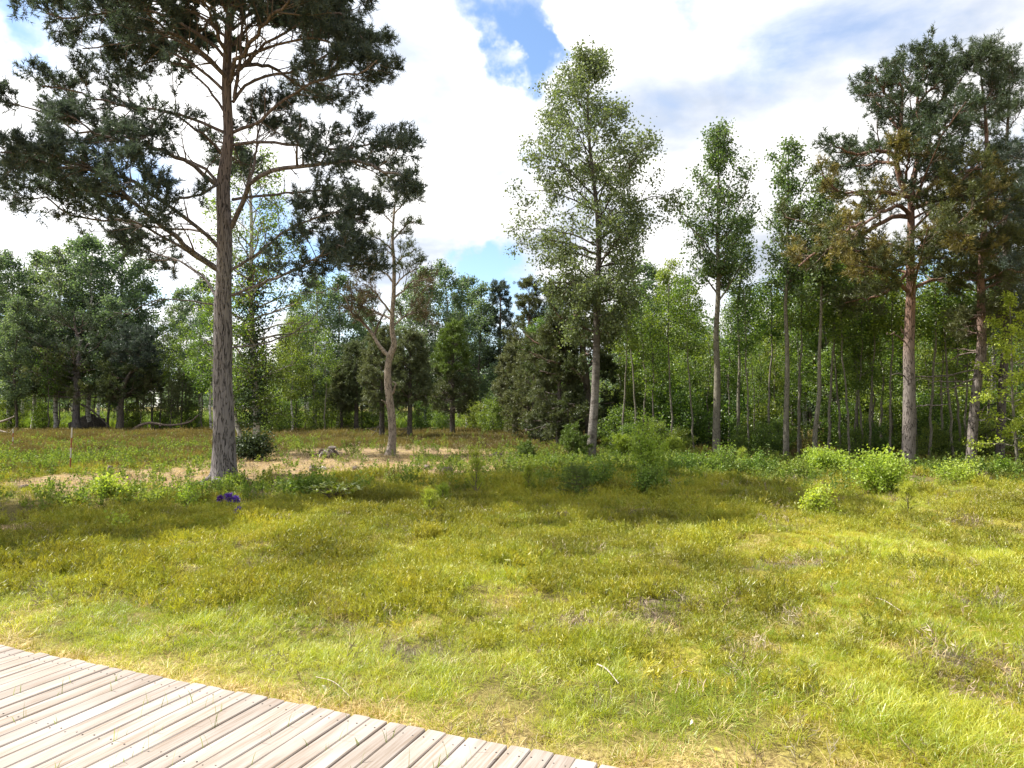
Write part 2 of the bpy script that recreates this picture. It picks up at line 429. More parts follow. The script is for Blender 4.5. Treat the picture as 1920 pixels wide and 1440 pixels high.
M['far_grass'] = foliage_mat('far_grass', (0.08, 0.125, 0.02), (0.17, 0.23, 0.04), trans=0.4, gloss=0.02, attr='INSTANCER')
M['dead_needle'] = foliage_mat('dead_needle', (0.085, 0.062, 0.042), (0.15, 0.105, 0.07), trans=0.2, gloss=0.03)
M['birch_leaf'] = foliage_mat('birch_leaf', (0.050, 0.082, 0.040), (0.128, 0.174, 0.080), trans=0.40, gloss=0.035, rough=0.55)
M['far_leaf'] = foliage_mat('far_leaf', (0.052, 0.094, 0.058), (0.130, 0.182, 0.108), trans=0.5, gloss=0.03, hue=0.025)  # distance haze is put into the colour: paler and bluer leaves
M['wood_leaf'] = foliage_mat('wood_leaf', (0.036, 0.074, 0.012), (0.185, 0.255, 0.042), trans=0.48, gloss=0.03, hue=0.025)
M['aspen_leaf'] = foliage_mat('aspen_leaf', (0.042, 0.086, 0.030), (0.13, 0.19, 0.062), trans=0.40, gloss=0.04)
M['fresh_leaf'] = foliage_mat('fresh_leaf', (0.17, 0.26, 0.028), (0.33, 0.42, 0.075), trans=0.5, gloss=0.02)
M['holly_leaf'] = foliage_mat('holly_leaf', (0.016, 0.036, 0.012), (0.045, 0.075, 0.022), trans=0.15, gloss=0.03, rough=0.5)
M['shrub_leaf'] = foliage_mat('shrub_leaf', (0.08, 0.14, 0.02), (0.19, 0.26, 0.05), trans=0.42, gloss=0.015)
M['grass'] = foliage_mat('grass', (0.19, 0.255, 0.010), (0.41, 0.43, 0.045), trans=0.45, gloss=0.04, attr='INSTANCER', tcol=(1.35, 1.35, 0.7))
M['heather'] = foliage_mat('heather', (0.140, 0.142, 0.014), (0.35, 0.355, 0.034), trans=0.34, gloss=0.03, attr='INSTANCER', tcol=(1.35, 1.3, 0.75))
M['brown_heather'] = foliage_mat('brown_heather', (0.085, 0.068, 0.022), (0.20, 0.17, 0.045), trans=0.3, gloss=0.02, attr='INSTANCER', tcol=(1.3, 1.2, 0.8))
M['straw'] = foliage_mat('straw', (0.36, 0.27, 0.11), (0.62, 0.50, 0.24), trans=0.3, gloss=0.03, attr='INSTANCER', tcol=(1.2, 1.15, 0.9))
M['moss'] = foliage_mat('moss', (0.20, 0.17, 0.016), (0.40, 0.36, 0.05), trans=0.35, gloss=0.02, attr='INSTANCER', tcol=(1.2, 1.2, 0.8))
M['dead_twig'] = foliage_mat('dead_twig', (0.15, 0.115, 0.07), (0.36, 0.30, 0.20), trans=0.05, gloss=0.02, attr='INSTANCER')
M['low_leaf'] = foliage_mat('low_leaf', (0.075, 0.12, 0.02), (0.18, 0.235, 0.05), trans=0.45, gloss=0.012, attr='INSTANCER')
M['petal'] = foliage_mat('petal', (0.06, 0.022, 0.17), (0.19, 0.09, 0.38), trans=0.4, gloss=0.03, tcol=(1.3, 1.0, 1.4))
M['yellow_petal'] = foliage_mat('yellow_petal', (0.75, 0.55, 0.02), (0.85, 0.68, 0.03), trans=0.3)
M['long_leaf'] = foliage_mat('long_leaf', (0.12, 0.18, 0.02), (0.27, 0.34, 0.07), trans=0.4, gloss=0.10, rough=0.35)
M['pale_scrap'] = foliage_mat('pale_scrap', (0.62, 0.58, 0.50), (0.80, 0.77, 0.70), trans=0.2)
M['pale_wood'] = bark_mat('pale_wood', (0.36, 0.30, 0.25), (0.52, 0.46, 0.40), (0.12, 0.09, 0.07), scale=(20, 20, 6), bump=0.6)
M['stump_wood'] = bark_mat('stump_wood', (0.10, 0.075, 0.06), (0.26, 0.21, 0.17), (0.03, 0.022, 0.018), scale=(14, 14, 8), bump=0.8)

def paint_mat(name, c, rough=0.5):
    m, nt, L = new_mat(name)
    out = node(nt, 'ShaderNodeOutputMaterial'); bs = node(nt, 'ShaderNodeBsdfPrincipled')
    nz = node(nt, 'ShaderNodeTexNoise'); nz.inputs['Scale'].default_value = 40; nz.inputs['Detail'].default_value = 4
    mx = node(nt, 'ShaderNodeMix', data_type='RGBA'); L(nz.outputs[0], mx.inputs['Factor'])
    mx.inputs['A'].default_value = (*[x * 0.75 for x in c], 1); mx.inputs['B'].default_value = (*c, 1)
    L(mx.outputs['Result'], bs.inputs['Base Color']); bs.inputs['Roughness'].default_value = rough
    L(bs.outputs[0], out.inputs[0])
    return m
M['white_paint'] = paint_mat('white_paint', (0.50, 0.48, 0.44))
M['rust_paint'] = paint_mat('rust_paint', (0.30, 0.09, 0.045))
M['screw'] = paint_mat('screw', (0.05, 0.045, 0.04), 0.4)

def plank_mat():
    m, nt, L = new_mat('weathered_plank')
    out = node(nt, 'ShaderNodeOutputMaterial'); bs = node(nt, 'ShaderNodeBsdfPrincipled'); bs.inputs['Roughness'].default_value = 0.8
    bs.inputs['Specular IOR Level'].default_value = 0.1
    tc = node(nt, 'ShaderNodeTexCoord'); oi = node(nt, 'ShaderNodeObjectInfo')
    of = node(nt, 'ShaderNodeVectorMath', operation='SCALE'); of.inputs[0].default_value = (37.0, 61.0, 0.0); L(oi.outputs['Random'], of.inputs['Scale'])
    ad = node(nt, 'ShaderNodeVectorMath', operation='ADD'); L(tc.outputs['Object'], ad.inputs[0]); L(of.outputs[0], ad.inputs[1])
    mp = node(nt, 'ShaderNodeMapping'); L(ad.outputs[0], mp.inputs[0]); mp.inputs['Scale'].default_value = (75, 2.2, 10)
    g1 = node(nt, 'ShaderNodeTexNoise'); g1.inputs['Scale'].default_value = 1.0; g1.inputs['Detail'].default_value = 6; g1.inputs['Roughness'].default_value = 0.65; L(mp.outputs[0], g1.inputs['Vector'])
    mp2 = node(nt, 'ShaderNodeMapping'); L(ad.outputs[0], mp2.inputs[0]); mp2.inputs['Scale'].default_value = (9, 1.3, 4)
    g2 = node(nt, 'ShaderNodeTexNoise'); g2.inputs['Scale'].default_value = 1.0; g2.inputs['Detail'].default_value = 4; L(mp2.outputs[0], g2.inputs['Vector'])
    rp = node(nt, 'ShaderNodeMapRange'); L(g1.outputs[0], rp.inputs[0]); rp.inputs[1].default_value = 0.34; rp.inputs[2].default_value = 0.60
    c1 = node(nt, 'ShaderNodeMix', data_type='RGBA'); L(rp.outputs[0], c1.inputs['Factor']); c1.inputs['A'].default_value = (0.18, 0.14, 0.105, 1); c1.inputs['B'].default_value = (0.275, 0.24, 0.215, 1)
    r2 = node(nt, 'ShaderNodeMapRange'); L(g2.outputs[0], r2.inputs[0]); r2.inputs[1].default_value = 0.42; r2.inputs[2].default_value = 0.66
    c2 = node(nt, 'ShaderNodeMix', data_type='RGBA'); L(r2.outputs[0], c2.inputs['Factor']); L(c1.outputs['Result'], c2.inputs['A']); c2.inputs['B'].default_value = (0.325, 0.29, 0.265, 1)
    # dark weather stains and knots
    mp3 = node(nt, 'ShaderNodeMapping'); L(ad.outputs[0], mp3.inputs[0]); mp3.inputs['Scale'].default_value = (14, 1.8, 6)
    g3 = node(nt, 'ShaderNodeTexNoise'); g3.inputs['Scale'].default_value = 1.0; g3.inputs['Detail'].default_value = 3; L(mp3.outputs[0], g3.inputs['Vector'])
    r3 = node(nt, 'ShaderNodeMapRange'); L(g3.outputs[0], r3.inputs[0]); r3.inputs[1].default_value = 0.57; r3.inputs[2].default_value = 0.72; r3.inputs[4].default_value = 0.6
    c3 = node(nt, 'ShaderNodeMix', data_type='RGBA'); L(r3.outputs[0], c3.inputs['Factor']); L(c2.outputs['Result'], c3.inputs['A']); c3.inputs['B'].default_value = (0.20, 0.15, 0.12, 1)
    vm = node(nt, 'ShaderNodeMapRange'); L(oi.outputs['Random'], vm.inputs[0]); vm.inputs[3].default_value = 0.86; vm.inputs[4].default_value = 1.12
    hs = node(nt, 'ShaderNodeHueSaturation'); L(c3.outputs['Result'], hs.inputs['Color']); L(vm.outputs[0], hs.inputs['Value'])
    L(hs.outputs[0], bs.inputs['Base Color'])
    bp = node(nt, 'ShaderNodeBump'); bp.inputs['Strength'].default_value = 0.35; bp.inputs['Distance'].default_value = 0.004; L(g1.outputs[0], bp.inputs['Height']); L(bp.outputs[0], bs.inputs['Normal'])
    L(bs.outputs[0], out.inputs[0])
    return m
M['plank'] = plank_mat()

# ------------------------------------------------------------------ ground
DECK_Z = 0.10
def deck_at(px, py):
    q = ray(px, py); return (q * ((DECK_Z - CAMH) / q[2]))[:2]
E0, E1 = deck_at(0, 1209), deck_at(1172, 1440)                    # far edge of the boardwalk
EU = (E1 - E0) / np.linalg.norm(E1 - E0)                         # along the edge
EN = np.array([-EU[1], EU[0]])                                   # towards the meadow
DECK_Z = 0.10

def edge_dist(x, y):
    return (np.asarray(x) - E0[0]) * EN[0] + (np.asarray(y) - E0[1]) * EN[1]

def height(x, y):
    x, y = np.asarray(x, float), np.asarray(y, float)
    e = edge_dist(x, y)
    k = np.clip((e - 0.15) / 1.6, 0, 1)
    h = 0.15 * (fbm(x / 1.7, y / 1.7, 5, 2) - 0.5) + 0.16 * (fbm(x / 6.0, y / 6.0, 9, 2) - 0.5)
    h = h * (0.15 + 0.85 * k) + 0.19 * (fbm(x / 0.62, y / 0.62, 31, 2) - 0.5) * np.clip((30 - y) / 20, 0, 1) * (0.25 + 0.75 * k)
    bare = np.exp(-(((x + 5.3) / 4.6) ** 2 + ((y - 21) / 4.2) ** 2))
    h = h * (1 - 0.7 * bare)
    return np.where(e < 0.0, np.minimum(h, 0.015) - 0.03, h)

def bump2(x, y, px, py, rx, ry, p=1.0):
    g = ground_at(px, py)
    return np.exp(-((((x - g[0]) / rx) ** 2 + ((y - g[1]) / ry) ** 2) ** p))

def zones(x, y):
    x, y = np.asarray(x, float), np.asarray(y, float)
    e = edge_dist(x, y)
    wob = fbm(x / 0.9, y / 0.9, 41, 3) - 0.5
    straw = np.clip(1.25 - (e + 0.9 * wob) / 0.55, 0, 1)
    straw = np.maximum(straw, np.clip((vnoise(x / 0.8, y / 0.8, 77) - 0.88) * 5, 0, 1) * np.clip((9 - y) / 2, 0, 1))
    wob2 = fbm(x / 0.35, y / 0.35, 43, 3) - 0.5
    litter = np.clip(2.2 * (bump2(x, y, 660, 858, 5.2, 6.6, 2) + bump2(x, y, 960, 868, 3.2, 3.6) + bump2(x, y, 320, 893, 2.6, 2.4) + 0.9 * bump2(x, y, 150, 903, 2.0, 1.7)
                     + 0.8 * bump2(x, y, 30, 990, 1.6, 0.45)) - 0.6 + 1.6 * wob + 1.5 * wob2, 0, 1)
    moss = np.clip(2.6 * (fbm(x / 1.6 + 3, y / 1.6, 53, 3) - 0.53) + 0.9 * np.clip((x - 0.18 * y) / 2.5, -0.6, 0.75), 0, 1) * np.clip((14 - y) / 3, 0, 1)
    moss = np.maximum(moss, np.clip(1.4 * bump2(x, y, 850, 905, 1.5, 1.0) + 1.4 * bump2(x, y, 660, 890, 1.0, 0.8) + bump2(x, y, 420, 912, 0.9, 0.5) + 1.2 * bump2(x, y, 1560, 1010, 0.9, 0.8)
                                 + 0.7 * bump2(x, y, 1450, 1050, 0.3, 0.5) - 0.2 + wob, 0, 1))
    soil = np.clip((vnoise(x / 0.55, y / 0.55, 91) * 0.6 + vnoise(x / 1.4, y / 1.4, 92) * 0.4 - 0.64) * 6, 0, 1)
    return straw, litter, moss, soil

def build_ground():
    xs = np.unique(np.concatenate([np.linspace(-420, -40, 40), np.linspace(-40, -13, 40), np.arange(-13, 13, 0.2), np.linspace(13, 40, 40), np.linspace(40, 420, 40)]).round(4))
    ys = np.unique(np.concatenate([np.linspace(-60, 1, 24), np.arange(1, 18, 0.15), np.linspace(18, 60, 80), np.linspace(60, 900, 60)]).round(4))
    X, Y = np.meshgrid(xs, ys)
    Z = height(X, Y)
    V = np.stack([X, Y, Z], -1).reshape(-1, 3)
    nx, ny = len(xs), len(ys)
    i = (np.arange(ny - 1)[:, None] * nx + np.arange(nx - 1)[None, :])
    F = np.stack([i, i + 1, i + nx + 1, i + nx], -1).reshape(-1, 4)
    g = Geo(); g.add(V, F, 0, True)
    m, nt, L = new_mat('heath_ground')
    out = node(nt, 'ShaderNodeOutputMaterial'); bs = node(nt, 'ShaderNodeBsdfPrincipled'); bs.inputs['Roughness'].default_value = 0.95; bs.inputs['Specular IOR Level'].default_value = 0.1
    tc = node(nt, 'ShaderNodeTexCoord')
    def nz(scale, det=5):
        n = node(nt, 'ShaderNodeTexNoise'); n.inputs['Scale'].default_value = scale; n.inputs['Detail'].default_value = det; n.inputs['Roughness'].default_value = 0.62
        L(tc.outputs['Object'], n.inputs['Vector']); return n
    fine, mid, big = nz(38, 6), nz(5, 5), nz(0.8, 4)
    def mixc(f, a, b, lo=None, hi=None):
        x = node(nt, 'ShaderNodeMix', data_type='RGBA')
        if lo is not None:
            r = node(nt, 'ShaderNodeMapRange'); L(f, r.inputs[0]); r.inputs[1].default_value = lo; r.inputs[2].default_value = hi; f = r.outputs[0]
        L(f, x.inputs['Factor'])
        for s, c in (('A', a), ('B', b)):
            if isinstance(c, tuple): x.inputs[s].default_value = (*c, 1)
            else: L(c, x.inputs[s])
        return x.outputs['Result']
    heath = mixc(fine.outputs[0], (0.05, 0.042, 0.016), (0.155, 0.145, 0.03), 0.36, 0.64)
    heath = mixc(mid.outputs[0], heath, (0.125, 0.10, 0.042), 0.45, 0.7)
    mossc = mixc(fine.outputs[0], (0.16, 0.13, 0.015), (0.40, 0.36, 0.05), 0.36, 0.62)
    strawc = mixc(fine.outputs[0], (0.20, 0.125, 0.05), (0.58, 0.44, 0.20), 0.36, 0.62)
    strawc = mixc(mid.outputs[0], strawc, (0.36, 0.30, 0.06), 0.48, 0.68)
    litc = mixc(fine.outputs[0], (0.10, 0.068, 0.04), (0.36, 0.255, 0.155), 0.38, 0.66)
    litc = mixc(mid.outputs[0], litc, (0.33, 0.28, 0.09), 0.50, 0.70)
    soilc = mixc(fine.outputs[0], (0.035, 0.026, 0.02), (0.14, 0.11, 0.08), 0.35, 0.65)
    def attr(nm):
        a = node(nt, 'ShaderNodeAttribute', attribute_name=nm, attribute_type='GEOMETRY'); return a.outputs['Fac']
    c = mixc(attr('moss'), heath, mossc)
    c = mixc(attr('soil'), c, soilc)
    c = mixc(attr('litter'), c, litc)
    c = mixc(attr('straw'), c, strawc)
    # beyond the heath: bright meadow behind the wood
    L(c, bs.inputs['Base Color'])
    bp = node(nt, 'ShaderNodeBump'); bp.inputs['Strength'].default_value = 0.8; bp.inputs['Distance'].default_value = 0.03; L(fine.outputs[0], bp.inputs['Height']); L(bp.outputs[0], bs.inputs['Normal'])
    L(bs.outputs[0], out.inputs[0])
    o = g.obj('ground', m)
    o['kind'] = 'structure'; o['label'] = 'heath ground of moss, litter and dry straw'
    st, li, mo, so = zones(V[:, 0], V[:, 1])
    mo = np.maximum(mo, np.clip((V[:, 1] - 58) / 6, 0, 1) * 0.2)
    for nm, a in (('straw', st), ('litter', li), ('moss', mo), ('soil', so)):
        at_ = o.data.attributes.new(nm, 'FLOAT', 'POINT'); at_.data.foreach_set('value', a.astype(np.float32))
    return o
build_ground()

# ------------------------------------------------------------------ boardwalk
def build_boardwalk():
    root = empty('boardwalk', (E0[0], E0[1], 0), 'weathered pale wooden boardwalk with grass blades growing through its gaps', 'boardwalk')
    ang = math.atan2(EU[1], EU[0])
    root.rotation_euler = (0, 0, ang)
    # local frame: x along the edge, y towards the meadow; planks run along y
    rng = np.random.default_rng(5)
    pitch, W, T, LN = 0.1136, 0.1070, 0.036, 4.6
    variants = []
    for k in range(5):
        g = Geo()
        ny = 14
        yy = np.linspace(-LN, 0, ny)
        bow = 0.0025 * np.sin(yy * 1.3 + k) + 0.0015 * rng.normal(size=ny)
        c = 0.005
        prof = np.array([(-W / 2, -T), (-W / 2, -c), (-W / 2 + c, -0.0006), (-W * 0.2, 0.0), (W * 0.2, 0.0), (W / 2 - c, -0.0006), (W / 2, -c), (W / 2, -T)])
        n = len(prof)
        V = np.zeros((ny, n, 3))
        V[:, :, 0] = prof[None, :, 0] + bow[:, None]
        V[:, :, 1] = yy[:, None]
        V[:, :, 2] = prof[None, :, 1] + 0.0012 * rng.normal(size=(ny, 1))
        V[-1, 1:-1, 1] -= np.array([0.004, 0.001, 0, 0, 0.001, 0.004])
        i = np.arange(ny - 1)[:, None] * n + np.arange(n)[None, :]
        j = np.arange(ny - 1)[:, None] * n + (np.arange(n)[None, :] + 1) % n
        F = np.stack([i, i + n, j + n, j], -1).reshape(-1, 4)
        g.add(V.reshape(-1, 3), F)
        g.add(V[-1].copy(), np.array([[0, 1, 2, 3], [0, 3, 4, 7], [4, 5, 6, 7]])[:, ::-1].copy())
        variants.append(g.mesh('plank', [M['plank']]))
    sg = Geo()
    for (sx, sy) in ((-0.028, -0.085), (0.030, -0.09), (-0.03, -0.72), (0.028, -0.70), (-0.027, -1.34), (0.03, -1.36), (-0.03, -1.98), (0.028, -1.96)):
        a = np.arange(8) / 8 * 2 * math.pi
        ring = np.stack([sx + 0.0042 * np.cos(a), sy + 0.0042 * np.sin(a), np.full(8, 0.0012)], 1)
        low = ring.copy(); low[:, 2] = -0.004
        V = np.vstack([ring, low, [[sx, sy, 0.0008]]])
        k = np.arange(8); k2 = (k + 1) % 8
        sg.add(V, np.stack([k + 8, k2 + 8, k2, k], 1))
        sg.add(V, np.stack([k, k2, np.full(8, 16)], 1))
    sme = sg.mesh('screw', [M['screw']])
    x = -3.3
    while x < 5.6:
        o = bpy.data.objects.new('plank', variants[rng.integers(5)])
        COL.objects.link(o); o.parent = root
        o.location = (x + rng.normal() * 0.0012, rng.normal() * 0.006, DECK_Z + rng.normal() * 0.0012)
        o.rotation_euler = (0, rng.normal() * 0.006, rng.normal() * 0.0008)
        s = bpy.data.objects.new('screws', sme); COL.objects.link(s); s.parent = o; s['kind'] = 'stuff'
        x += pitch
    for yy in (-0.10, -0.72, -1.36, -1.98, -2.62, -3.3, -4.0, -4.5):
        b = Geo()
        x0, x1, h = -3.35, 5.65, 0.10
        V = np.array([(a, yy + bb, DECK_Z - T - 0.004 - cc) for a in (x0, x1) for bb in (-0.03, 0.03) for cc in (0, h)])
        F = np.array([[0, 1, 3, 2], [4, 6, 7, 5], [0, 2, 6, 4], [1, 5, 7, 3], [0, 4, 5, 1], [2, 3, 7, 6]])
        b.add(V, F); b.obj('joist', M['dark_bark'], root)
build_boardwalk()

# ------------------------------------------------------------------ trees
def to_local(P, base):
    return np.asarray(P) - np.asarray(base)

def px_path(pts, d0, dtip, K, base, wig=0.0, rng=None):
    """pixel polyline with depth running from d0 to d0+dtip -> local points"""
    p = np.asarray(pts, float)
    s = np.concatenate([[0], np.cumsum(np.hypot(*np.diff(p, axis=0).T))]); s /= s[-1]
    w = np.array([at(a, b, d0 + dtip * t) for (a, b), t in zip(p, s)])
    P = smooth_path(w, K)
    if wig and rng is not None:
        P[1:] += rng.normal(size=(K - 1, 3)) * wig * np.linspace(0.3, 1, K - 1)[:, None]
    return P - base

def trunk_from_px(pts, d, base, K=40, sides=16, lump=0.06, seed=0, flare=0.0):
    """pts: (px, py, width px)"""
    p = np.asarray(pts, float)
    w = np.array([at(a, b, d) for a, b, _ in p]); sc = d / FPX
    q = smooth_path(np.column_stack([w, p[:, 2] * sc / 2]), K)
    P, R = q[:, :3] - base, np.maximum(q[:, 3], 0.004)
    P[0, 2] = min(P[0, 2], -0.12)
    def lf(M_, K_, S_):
        a = np.arange(S_)[None, :] / S_ * 6.2832
        z = P[:, 2][:, None]
        n = fbm(np.cos(a) * 1.3 + 7 + seed + z * 0.7, np.sin(a) * 1.3 + z * 1.5, seed, 2) - 0.5
        f = 1 + lump * 2 * n
        if flare: f = f + flare * np.exp(-np.maximum(z, 0) / 0.25) * (0.5 + 0.5 * np.sin(a * 4 + seed))
        return f[None]
    V, F = tubes(P, R, sides, lf)
    return P, R, V, F

def finish_tree(name, base, label, cat, trunk_geo, bark, limb_P, limb_R, twig_geo, twig_mat, crown_geo, crown_mats, group=None, limb_bark=None, sides=7):
    root = empty(name, base, label, cat, group)
    trunk_geo.obj('trunk', bark, root)
    for P, R in zip(limb_P, limb_R):
        g = Geo(); V, F = tubes(P, R, sides); g.add(V, F, 0, True); g.obj('branch', limb_bark or bark, root)
    if twig_geo is not None and twig_geo.n: twig_geo.obj('twigs', twig_mat, root, 'stuff')
    if crown_geo is not None and crown_geo.n: crown_geo.obj('crown', crown_mats, root, 'stuff')
    return root

def pine_foliage(tw, cr, LP, LR, rng, n2=9, L2=(0.7, 1.5), n3=6, L3=(0.25, 0.55), ns=5, s0=0.35, up2=0.15, up3=0.35, flat=0.45, m=14, nl=0.085, nw=0.011, mat=0, density=1.0, wood=True, fine=True, taper=0.5):
    P2, R2 = spawn(LP, LR, n2, s0, 1.0, L2, 48, up2, 5, rng, flat=flat, rmin=0.006, taper=taper)
    P3, R3 = spawn(P2, R2, n3, 0.25, 1.0, L3, 45, up3, 3, rng, flat=0.7, rmin=0.003)
    if density < 1:
        k = rng.random(len(P3)) < density; P3, R3 = P3[k], R3[k]
    if wood:
        V, F = tubes(P2, R2, 4); tw.add(V, F, 0, True)
        if fine: V, F = tubes(P3, R3, 3); tw.add(V, F, 0, True)
    for PP, n in ((P3, ns), (P2, 3)):
        V, F, t = shoots(PP, n, 0.3 if PP is P3 else 0.6, 1.0, rng, m=m, nl=nl, nw=nw)
        cr.add(V, F, mat, False, t)

def pad(PL, K):
    return np.stack(PL)

# --- the big pine on the left
def big_pine():
    rng = np.random.default_rng(3)
    d = 16.0
    base = ground_at(420, 905); base[2] = float(height(base[0], base[1])); d = base[1]
    tr = [(420, 910, 50), (420, 880, 44), (420, 816, 38.5), (418, 720, 35), (418, 645, 33.5), (418, 560, 31), (419.5, 538, 29), (421, 430, 27), (419, 344, 24), (428, 258, 18.5), (425, 172, 17.5), (427, 86, 14.5), (431, 0, 12), (433, -90, 8.5), (434, -180, 5), (436, -240, 2)]
    P, R, V, F = trunk_from_px(tr, d, base, 110, 28, 0.06, 2, 0.42)
    tg = Geo(); tg.add(V, F, 0, True)
    z = 1 / 2.323
    Lm = [  # (points in zoomed pixels), depth at the tip, width at the root
        ([(945, 1170), (870, 1120), (740, 1010), (600, 900), (520, 830), (480, 785), (395, 745), (250, 720), (120, 690)], -3.2, 17),
        ([(948, 1070), (860, 990), (700, 870), (560, 775), (400, 735), (200, 680), (0, 650)], -3.6, 13),
        ([(945, 1180), (800, 1085), (600, 975), (430, 950), (300, 935), (180, 860), (60, 870)], -2.2, 9),
        ([(945, 1075), (870, 1005), (700, 992), (520, 962), (400, 880), (330, 820)], 2.8, 8),
        ([(945, 790), (880, 725), (780, 690), (650, 640), (470, 572), (330, 570), (230, 510), (100, 460), (-40, 440)], 1.2, 10),
        ([(972, 575), (850, 520), (720, 488), (600, 470), (450, 440), (330, 400), (180, 380)], -1.0, 10),
        ([(975, 395), (880, 310), (750, 230), (620, 180), (480, 190), (370, 215)], 0.8, 10),
        ([(978, 250), (900, 170), (750, 85), (550, 35), (330, 80), (200, 60)], -1.4, 10),
        ([(985, 100), (880, 10), (700, -90), (480, -90), (250, -30), (110, 10)], 0.6, 9),
        ([(962, 665), (900, 600), (850, 560), (740, 490), (690, 500), (640, 590), (560, 600)], -2.4, 8),
        ([(940, 1290), (880, 1200), (780, 1140), (650, 1085), (520, 1010)], 2.6, 8),
        ([(972, 480), (900, 380), (800, 290), (690, 260), (560, 300), (480, 330)], 2.2, 8),
        ([(960, 790), (870, 850), (760, 870), (640, 840), (560, 760)], -3.0, 8),
        ([(1008, 990), (1060, 880), (1085, 800), (1180, 748), (1300, 722), (1550, 712), (1700, 745), (1790, 785)], -3.2, 17),
        ([(1085, 800), (1112, 690), (1122, 600), (1135, 540), (1240, 500)], 1.2, 9),
        ([(1012, 632), (1150, 620), (1300, 632), (1500, 650), (1650, 610), (1760, 600)], -1.5, 10),
        ([(1012, 578), (1130, 530), (1200, 460), (1300, 400), (1420, 340), (1560, 320), (1640, 260)], -1.6, 11),
        ([(1015, 445), (1060, 380), (1130, 340), (1300, 300), (1480, 210), (1650, 170)], 1.5, 10),
        ([(1008, 1175), (1100, 1120), (1250, 1005), (1350, 950), (1480, 930), (1600, 970)], -1.8, 9),
        ([(1008, 1285), (1150, 1230), (1280, 1180), (1380, 1120), (1440, 1060), (1500, 1090)], -3.0, 9),
        ([(1200, 1205), (1350, 1150), (1480, 1140), (1600, 1130)], -1.6, 5),
        ([(1012, 870), (1150, 850), (1300, 840), (1430, 830), (1560, 900)], 2.6, 9),
        ([(1016, 330), (1150, 200), (1330, 90), (1480, 60), (1600, 190)], -0.8, 10),
        ([(1012, 200), (1130, 70), (1280, -30), (1420, -20), (1510, 30)], 1.2, 9),
        ([(1012, 60), (1120, -80), (1260, -160), (1400, -120)], -1.0, 8),
        ([(990, -60), (860, -180), (640, -220), (420, -160)], 0.8, 8),
        ([(1010, -160), (1120, -280), (1240, -300), (1320, -250)], 0.5, 7),
        ([(1000, -250), (900, -360), (760, -380), (620, -330)], -0.8, 6),
        ([(1020, 430), (1040, 300), (1050, 150), (1056, 0), (1060, -200)], -0.3, 12),
        ([(1008, -300), (1010, -420), (1020, -500)], 0.2, 5),
        ([(1012, 130), (1150, 20), (1300, 0), (1450, 100)], 1.5, 9), ([(1014, 260), (1200, 200), (1400, 170), (1580, 290)], -1.0, 9),
        ([(985, 160), (850, 60), (650, 0), (400, -20)], -0.8, 9), ([(975, 330), (860, 230), (700, 150), (520, 110)], 1.0, 8),
        ([(600, 890), (430, 800), (250, 750), (60, 730)], -1.0, 7),
    ]
    LP, LR = [], []
    for pts, dt, w in Lm:
        q = px_path([(a * z, b * z) for a, b in pts], d, dt, 16, base, 0.03, rng)
        LP.append(q); LR.append(np.linspace(1, 0.28, 16) * w * z * d / FPX * 0.62 + 0.006)
    # boughs that run towards and away from the camera
    for k in range(9):
        zz = 6.4 + 7.8 * (k + rng.random()) / 9
        a = (1 if k % 2 else -1) * math.pi / 2 + rng.normal() * 0.5
        Ln = (3.8 if zz < 10 else 3.8 - 0.42 * (zz - 10)) * (0.75 + 0.4 * rng.random())
        i = np.argmin(np.abs(P[:, 2] - zz)); p0 = P[i]
        s = np.linspace(0, 1, 16)
        q = p0 + np.stack([np.cos(a) * Ln * s, np.sin(a) * Ln * s, Ln * (0.42 * s - 0.12 * s ** 2 + 0.05 * np.sin(6 * s))], 1) + rng.normal(size=(16, 3)) * 0.035
        q[0] = p0
        LP.append(q); LR.append(np.linspace(0.055, 0.014, 16))
    # the near side of the crown and its head above the view
    for k in range(8, 26):
        if k < 11:
            zz = 5.6 + 4.6 * (k + rng.random()) / 11; a = -math.pi / 2 + rng.uniform(-0.5, 0.9); Ln = 3.4 * (0.75 + 0.4 * rng.random())
        else:
            zz = 10.5 + 2.5 * (k - 11 + rng.random()) / 15; a = k * 2.4 + rng.random(); Ln = (4.4 - 0.8 * (zz - 10.5)) * (0.75 + 0.35 * rng.random())
        p0 = P[np.argmin(np.abs(P[:, 2] - zz))]
        s = np.linspace(0, 1, 16)
        q = p0 + np.stack([np.cos(a) * Ln * s, np.sin(a) * Ln * s, Ln * (0.36 * s - 0.10 * s ** 2 + 0.04 * np.sin(6 * s))], 1) + rng.normal(size=(16, 3)) * 0.03
        q[0] = p0
        LP.append(q); LR.append(np.linspace(0.05, 0.013, 16))
    tw, cr = Geo(), Geo()
    pine_foliage(tw, cr, np.stack(LP[-15:]), np.stack(LR[-15:]), rng, n2=12, L2=(0.8, 1.6), n3=6, L3=(0.3, 0.6), ns=5, s0=0.2, m=8, nl=0.15, nw=0.085, flat=0.35, up2=0.2, fine=False)
    LPs, LRs = np.stack(LP[:-15]), np.stack(LR[:-15])
    pine_foliage(tw, cr, LPs, LRs, rng, n2=15, L2=(0.6, 1.5), n3=7, L3=(0.22, 0.48), ns=6, s0=0.42, m=12, nl=0.098, nw=0.0195, flat=0.22, taper=0.68, up2=0.22)
    # bare inner twigs
    P2, R2 = spawn(LPs, LRs, 7, 0.08, 0.5, (0.4, 1.2), 50, 0.1, 5, rng, rmin=0.006)
    V, F = tubes(P2, R2 * 0.8, 4); tw.add(V, F, 0, True)
    P3, R3 = spawn(P2, R2, 3, 0.3, 1, (0.15, 0.4), 45, 0.1, 3, rng, rmin=0.004); V, F = tubes(P3, R3, 3); tw.add(V, F, 0, True)
